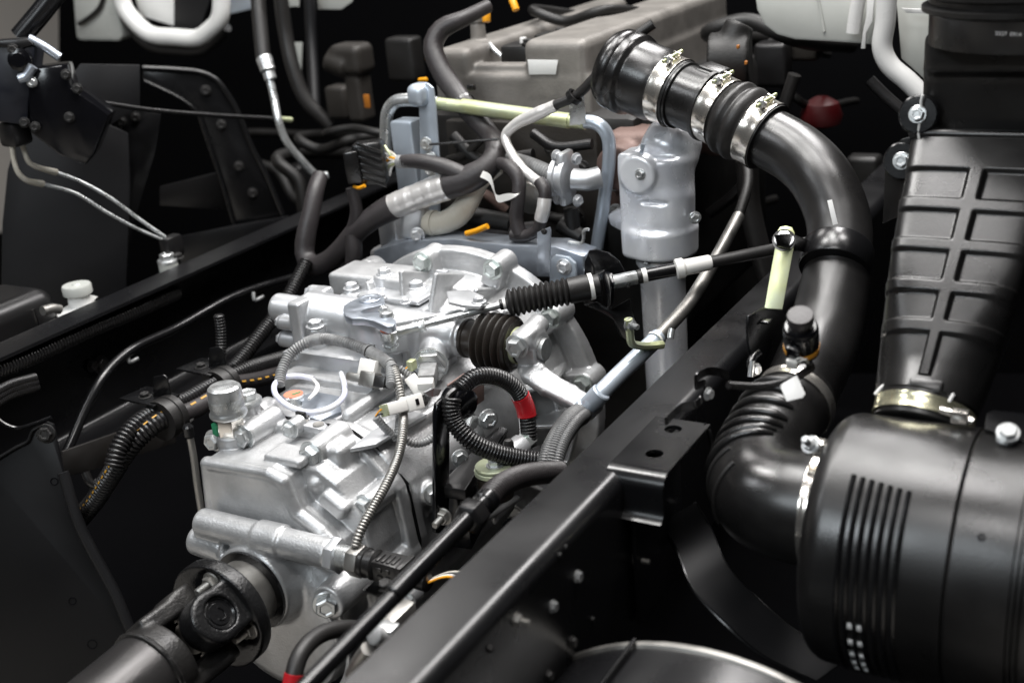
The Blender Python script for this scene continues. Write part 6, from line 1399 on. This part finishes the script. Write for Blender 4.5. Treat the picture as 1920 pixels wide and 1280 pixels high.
# ================================================================== tilted cab underside
t = thing('cab_underside', 'white painted underside of the tilted cab along the top edge', 'cab', (-1.6, 3.0, .4))
MB().prism([PY(a, b, 3.6) for a, b in [(110, 700), (110, -40), (1960, -40), (1960, 700)]], (0, .02, 0)).build(t, 'dark_backdrop', 'shade_black')  # black sheet standing in for the unlit depth behind the engine
YC = 2.8
plate(t, 'pillar', [PY(a, b, YC) for a, b in [(135, -20), (142, 70), (148, 76), (222, 78), (229, 70), (216, -20)]], .05, 'cab_white', (0, 1, 0), .008)
tube(t, 'black_wire', [PY(148, 45, YC - .01), (PY(160, 38, YC - .01)), PY(186, 15, YC - .01), PY(196, -10, YC - .01)], .007, 'black_plastic', 8)
ring = [PY(a, b, YC) for a, b in [(226, -20), (232, 12), (252, 40), (282, 64), (330, 70), (372, 71), (392, 58), (412, 34), (416, -20)]]
tube(t, 'opening_rim', ring, .026, 'cab_bright', 14)
plate(t, 'opening_panel', [PY(a, b, YC + .06) for a, b in [(250, -20), (262, 30), (330, 50), (330, -20)]], .004, 'cab_bright', (0, 1, 0))
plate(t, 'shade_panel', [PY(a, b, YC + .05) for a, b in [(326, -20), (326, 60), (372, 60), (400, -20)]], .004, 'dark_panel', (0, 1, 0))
tube(t, 'rim_seal', [PY(a, b + 16, YC + .02) for a, b in [(232, 12), (252, 42), (284, 70), (330, 78), (378, 78), (400, 62), (424, 34)]], .018, 'rubber', 12)
plate(t, 'grey_patch', [PY(a, b, YC + .1) for a, b in [(420, -20), (424, 28), (470, 18), (480, -20)]], .004, 'steel_blue', (0, 1, 0)); plate(t, 'grey_patch', [PY(a, b, YC + .1) for a, b in [(595, -20), (596, 18), (640, 18), (660, 4), (662, -20)]], .004, 'cab_white', (0, 1, 0)); plate(t, 'grey_patch', [PY(a, b, YC + .1) for a, b in [(540, -20), (540, 13), (560, 13), (560, -20)]], .004, 'cab_white', (0, 1, 0)); plate(t, 'grey_patch', [PY(a, b, YC + .1) for a, b in [(552, 80), (566, 80), (564, 135)]], .004, 'cab_white', (0, 1, 0))
YR = 2.55
s_out = [(1412, -20), (1418, 20), (1432, 48), (1455, 66), (1490, 76), (1560, 80), (1645, 86), (1648, -20)]
plate(t, 'floor_panel', [PY(a, b, YR) for a, b in s_out], .04, 'cab_white', (0, 1, 0), .008)
tube(t, 'panel_crease', [PY(1532, -10, YR - .002), PY(1540, 30, YR - .002), PY(1545, 60, YR - .002)], .003, 'cab_white', 8)
tube(t, 'hinge_loop', [PY(1612, -10, YR - .03), PY(1606, 20, YR - .03), PY(1602, 45, YR - .03), PY(1600, 62, YR - .03)], .014, 'cab_mid', 14)
plate(t, 'hinge_plate', [PY(a, b, YR - .04) for a, b in [(1626, -10), (1640, -10), (1636, 40), (1624, 62), (1622, 92), (1614, 92), (1618, 60), (1624, 30)]], .006, 'cab_mid', (0, 1, 0), .001)
tube(t, 'white_tube', [PY(1664, -20, YR - .05), PY(1660, 40, YR - .05), PY(1654, 90, YR - .05), PY(1668, 122, YR - .05), PY(1702, 152, YR - .05), PY(1740, 190, YR - .05)], .0195, 'cab_mid', 20)
plate(t, 'step_panel', [PY(a, b, YR + .02) for a, b in [(1680, -10), (1690, 110), (1735, 150), (1765, 150), (1765, -10)]], .01, 'cab_white', (0, 1, 0), .001)
plate(t, 'white_strip', [PY(a, b, YR - .03) for a, b in [(1690, 16), (1745, 18), (1743, 26), (1700, 25)]], .004, 'cab_mid', (0, 1, 0))
tube(t, 'grey_pipe', [PY(1630, 150, YR - .1), PY(1660, 180, YR - .1), PY(1700, 215, YR - .1)], .012, 'shaft_black', 12)
t = thing('red_reservoir', 'blurred red round part in the shade above the intake pipe bend', 'reservoir', PY(1540, 240, 2.9))
MB().lathe(PY(1540, 240, 2.9), (0, 0, 1), [(.02, 0), (.045, .01), (.05, .03), (.04, .06), (.015, .075), (.001, .076)], 28).build(t, 'cap', 'red')
t = thing('turbo_housing', 'shaded turbo housing with orange specks behind the airflow meter', 'turbocharger', PY(1370, 110, 2.4))
s = SDF(PY(1370, 100, 2.4) - .15, PY(1370, 100, 2.4) + .15, .005); cc = PY(1365, 95, 2.4); s.cyl(cc - [.04, 0, .02], cc + [.04, .02, -.02], .055, k=0); s.cyl(cc, cc + [.02, .02, .05], .03, k=.02); s.build(t, 'housing', 'engine_dark')
for (a, b) in ((1384, 88), (1399, 118)): MB().box(PY(a, b, 2.34), (.006, .008, .008), bev=.002).build(t, 'orange_tag', 'orange_dim')
t = thing('dark_hose_bend', 'dark hoses and stays in the shadow under the intake bend', 'hoses', PY(1400, 450, 2.4))
tube(t, 'hose', [PY(1400, 300, 2.3), PY(1405, 380, 2.3), PY(1420, 450, 2.3), PY(1440, 520, 2.3)], .022, 'rubber', 14); tube(t, 'hose', [PY(1490, 140, 2.5), PY(1470, 200, 2.5), PY(1450, 250, 2.5)], .014, 'rubber', 12); tube(t, 'stay', [PY(1330, 400, 2.3), PY(1370, 370, 2.3), PY(1390, 350, 2.3)], .012, 'shaft_black', 10)

# dim pipework and castings in the shade behind the engine
t = thing('background_pipework', 'dim pipes and hoses in the dark engine bay behind the valve cover', 'pipework', PY(720, 120, 3.0))
bp = [((610, 250), (660, 240), (720, 250)), ((560, 260), (600, 280), (660, 262)), ((1330, 60), (1400, 40), (1480, 70)), ((1330, 250), (1350, 320), (1330, 400)), ((1440, 90), (1455, 140), (1500, 190)), ((430, 260), (470, 300), (520, 320), (560, 380)), ((520, 300), (560, 340), (580, 420)), ((1000, 20), (1060, 40), (1130, 20))]
for i, pts in enumerate(bp):
    yy = 2.5 + .09 * (i % 6); e0_, e1_ = PY(*pts[0], yy), PY(*pts[-1], yy); tube(t, 'pipe', [e0_ + np.array([0, .5, -.1])] + [PY(a, b, yy) for a, b in pts] + [e1_ + np.array([0, .5, -.1])], [.010, .014, .018, .012][i % 4], 'engine_dark', 12)
for i, (a, b, w_) in enumerate(((640, 190, .07), (760, 110, .09), (1450, 120, .08), (1500, 60, .10), (1620, 330, .08), (560, 330, .06))):
    MB().box(PY(a, b, 2.75 + .05 * i), (w_, .06, w_ * 1.3), bev=.012, seg=3).build(t, 'casting', ['cover_dim', 'engine_dark', 'shaft_black'][i % 3])
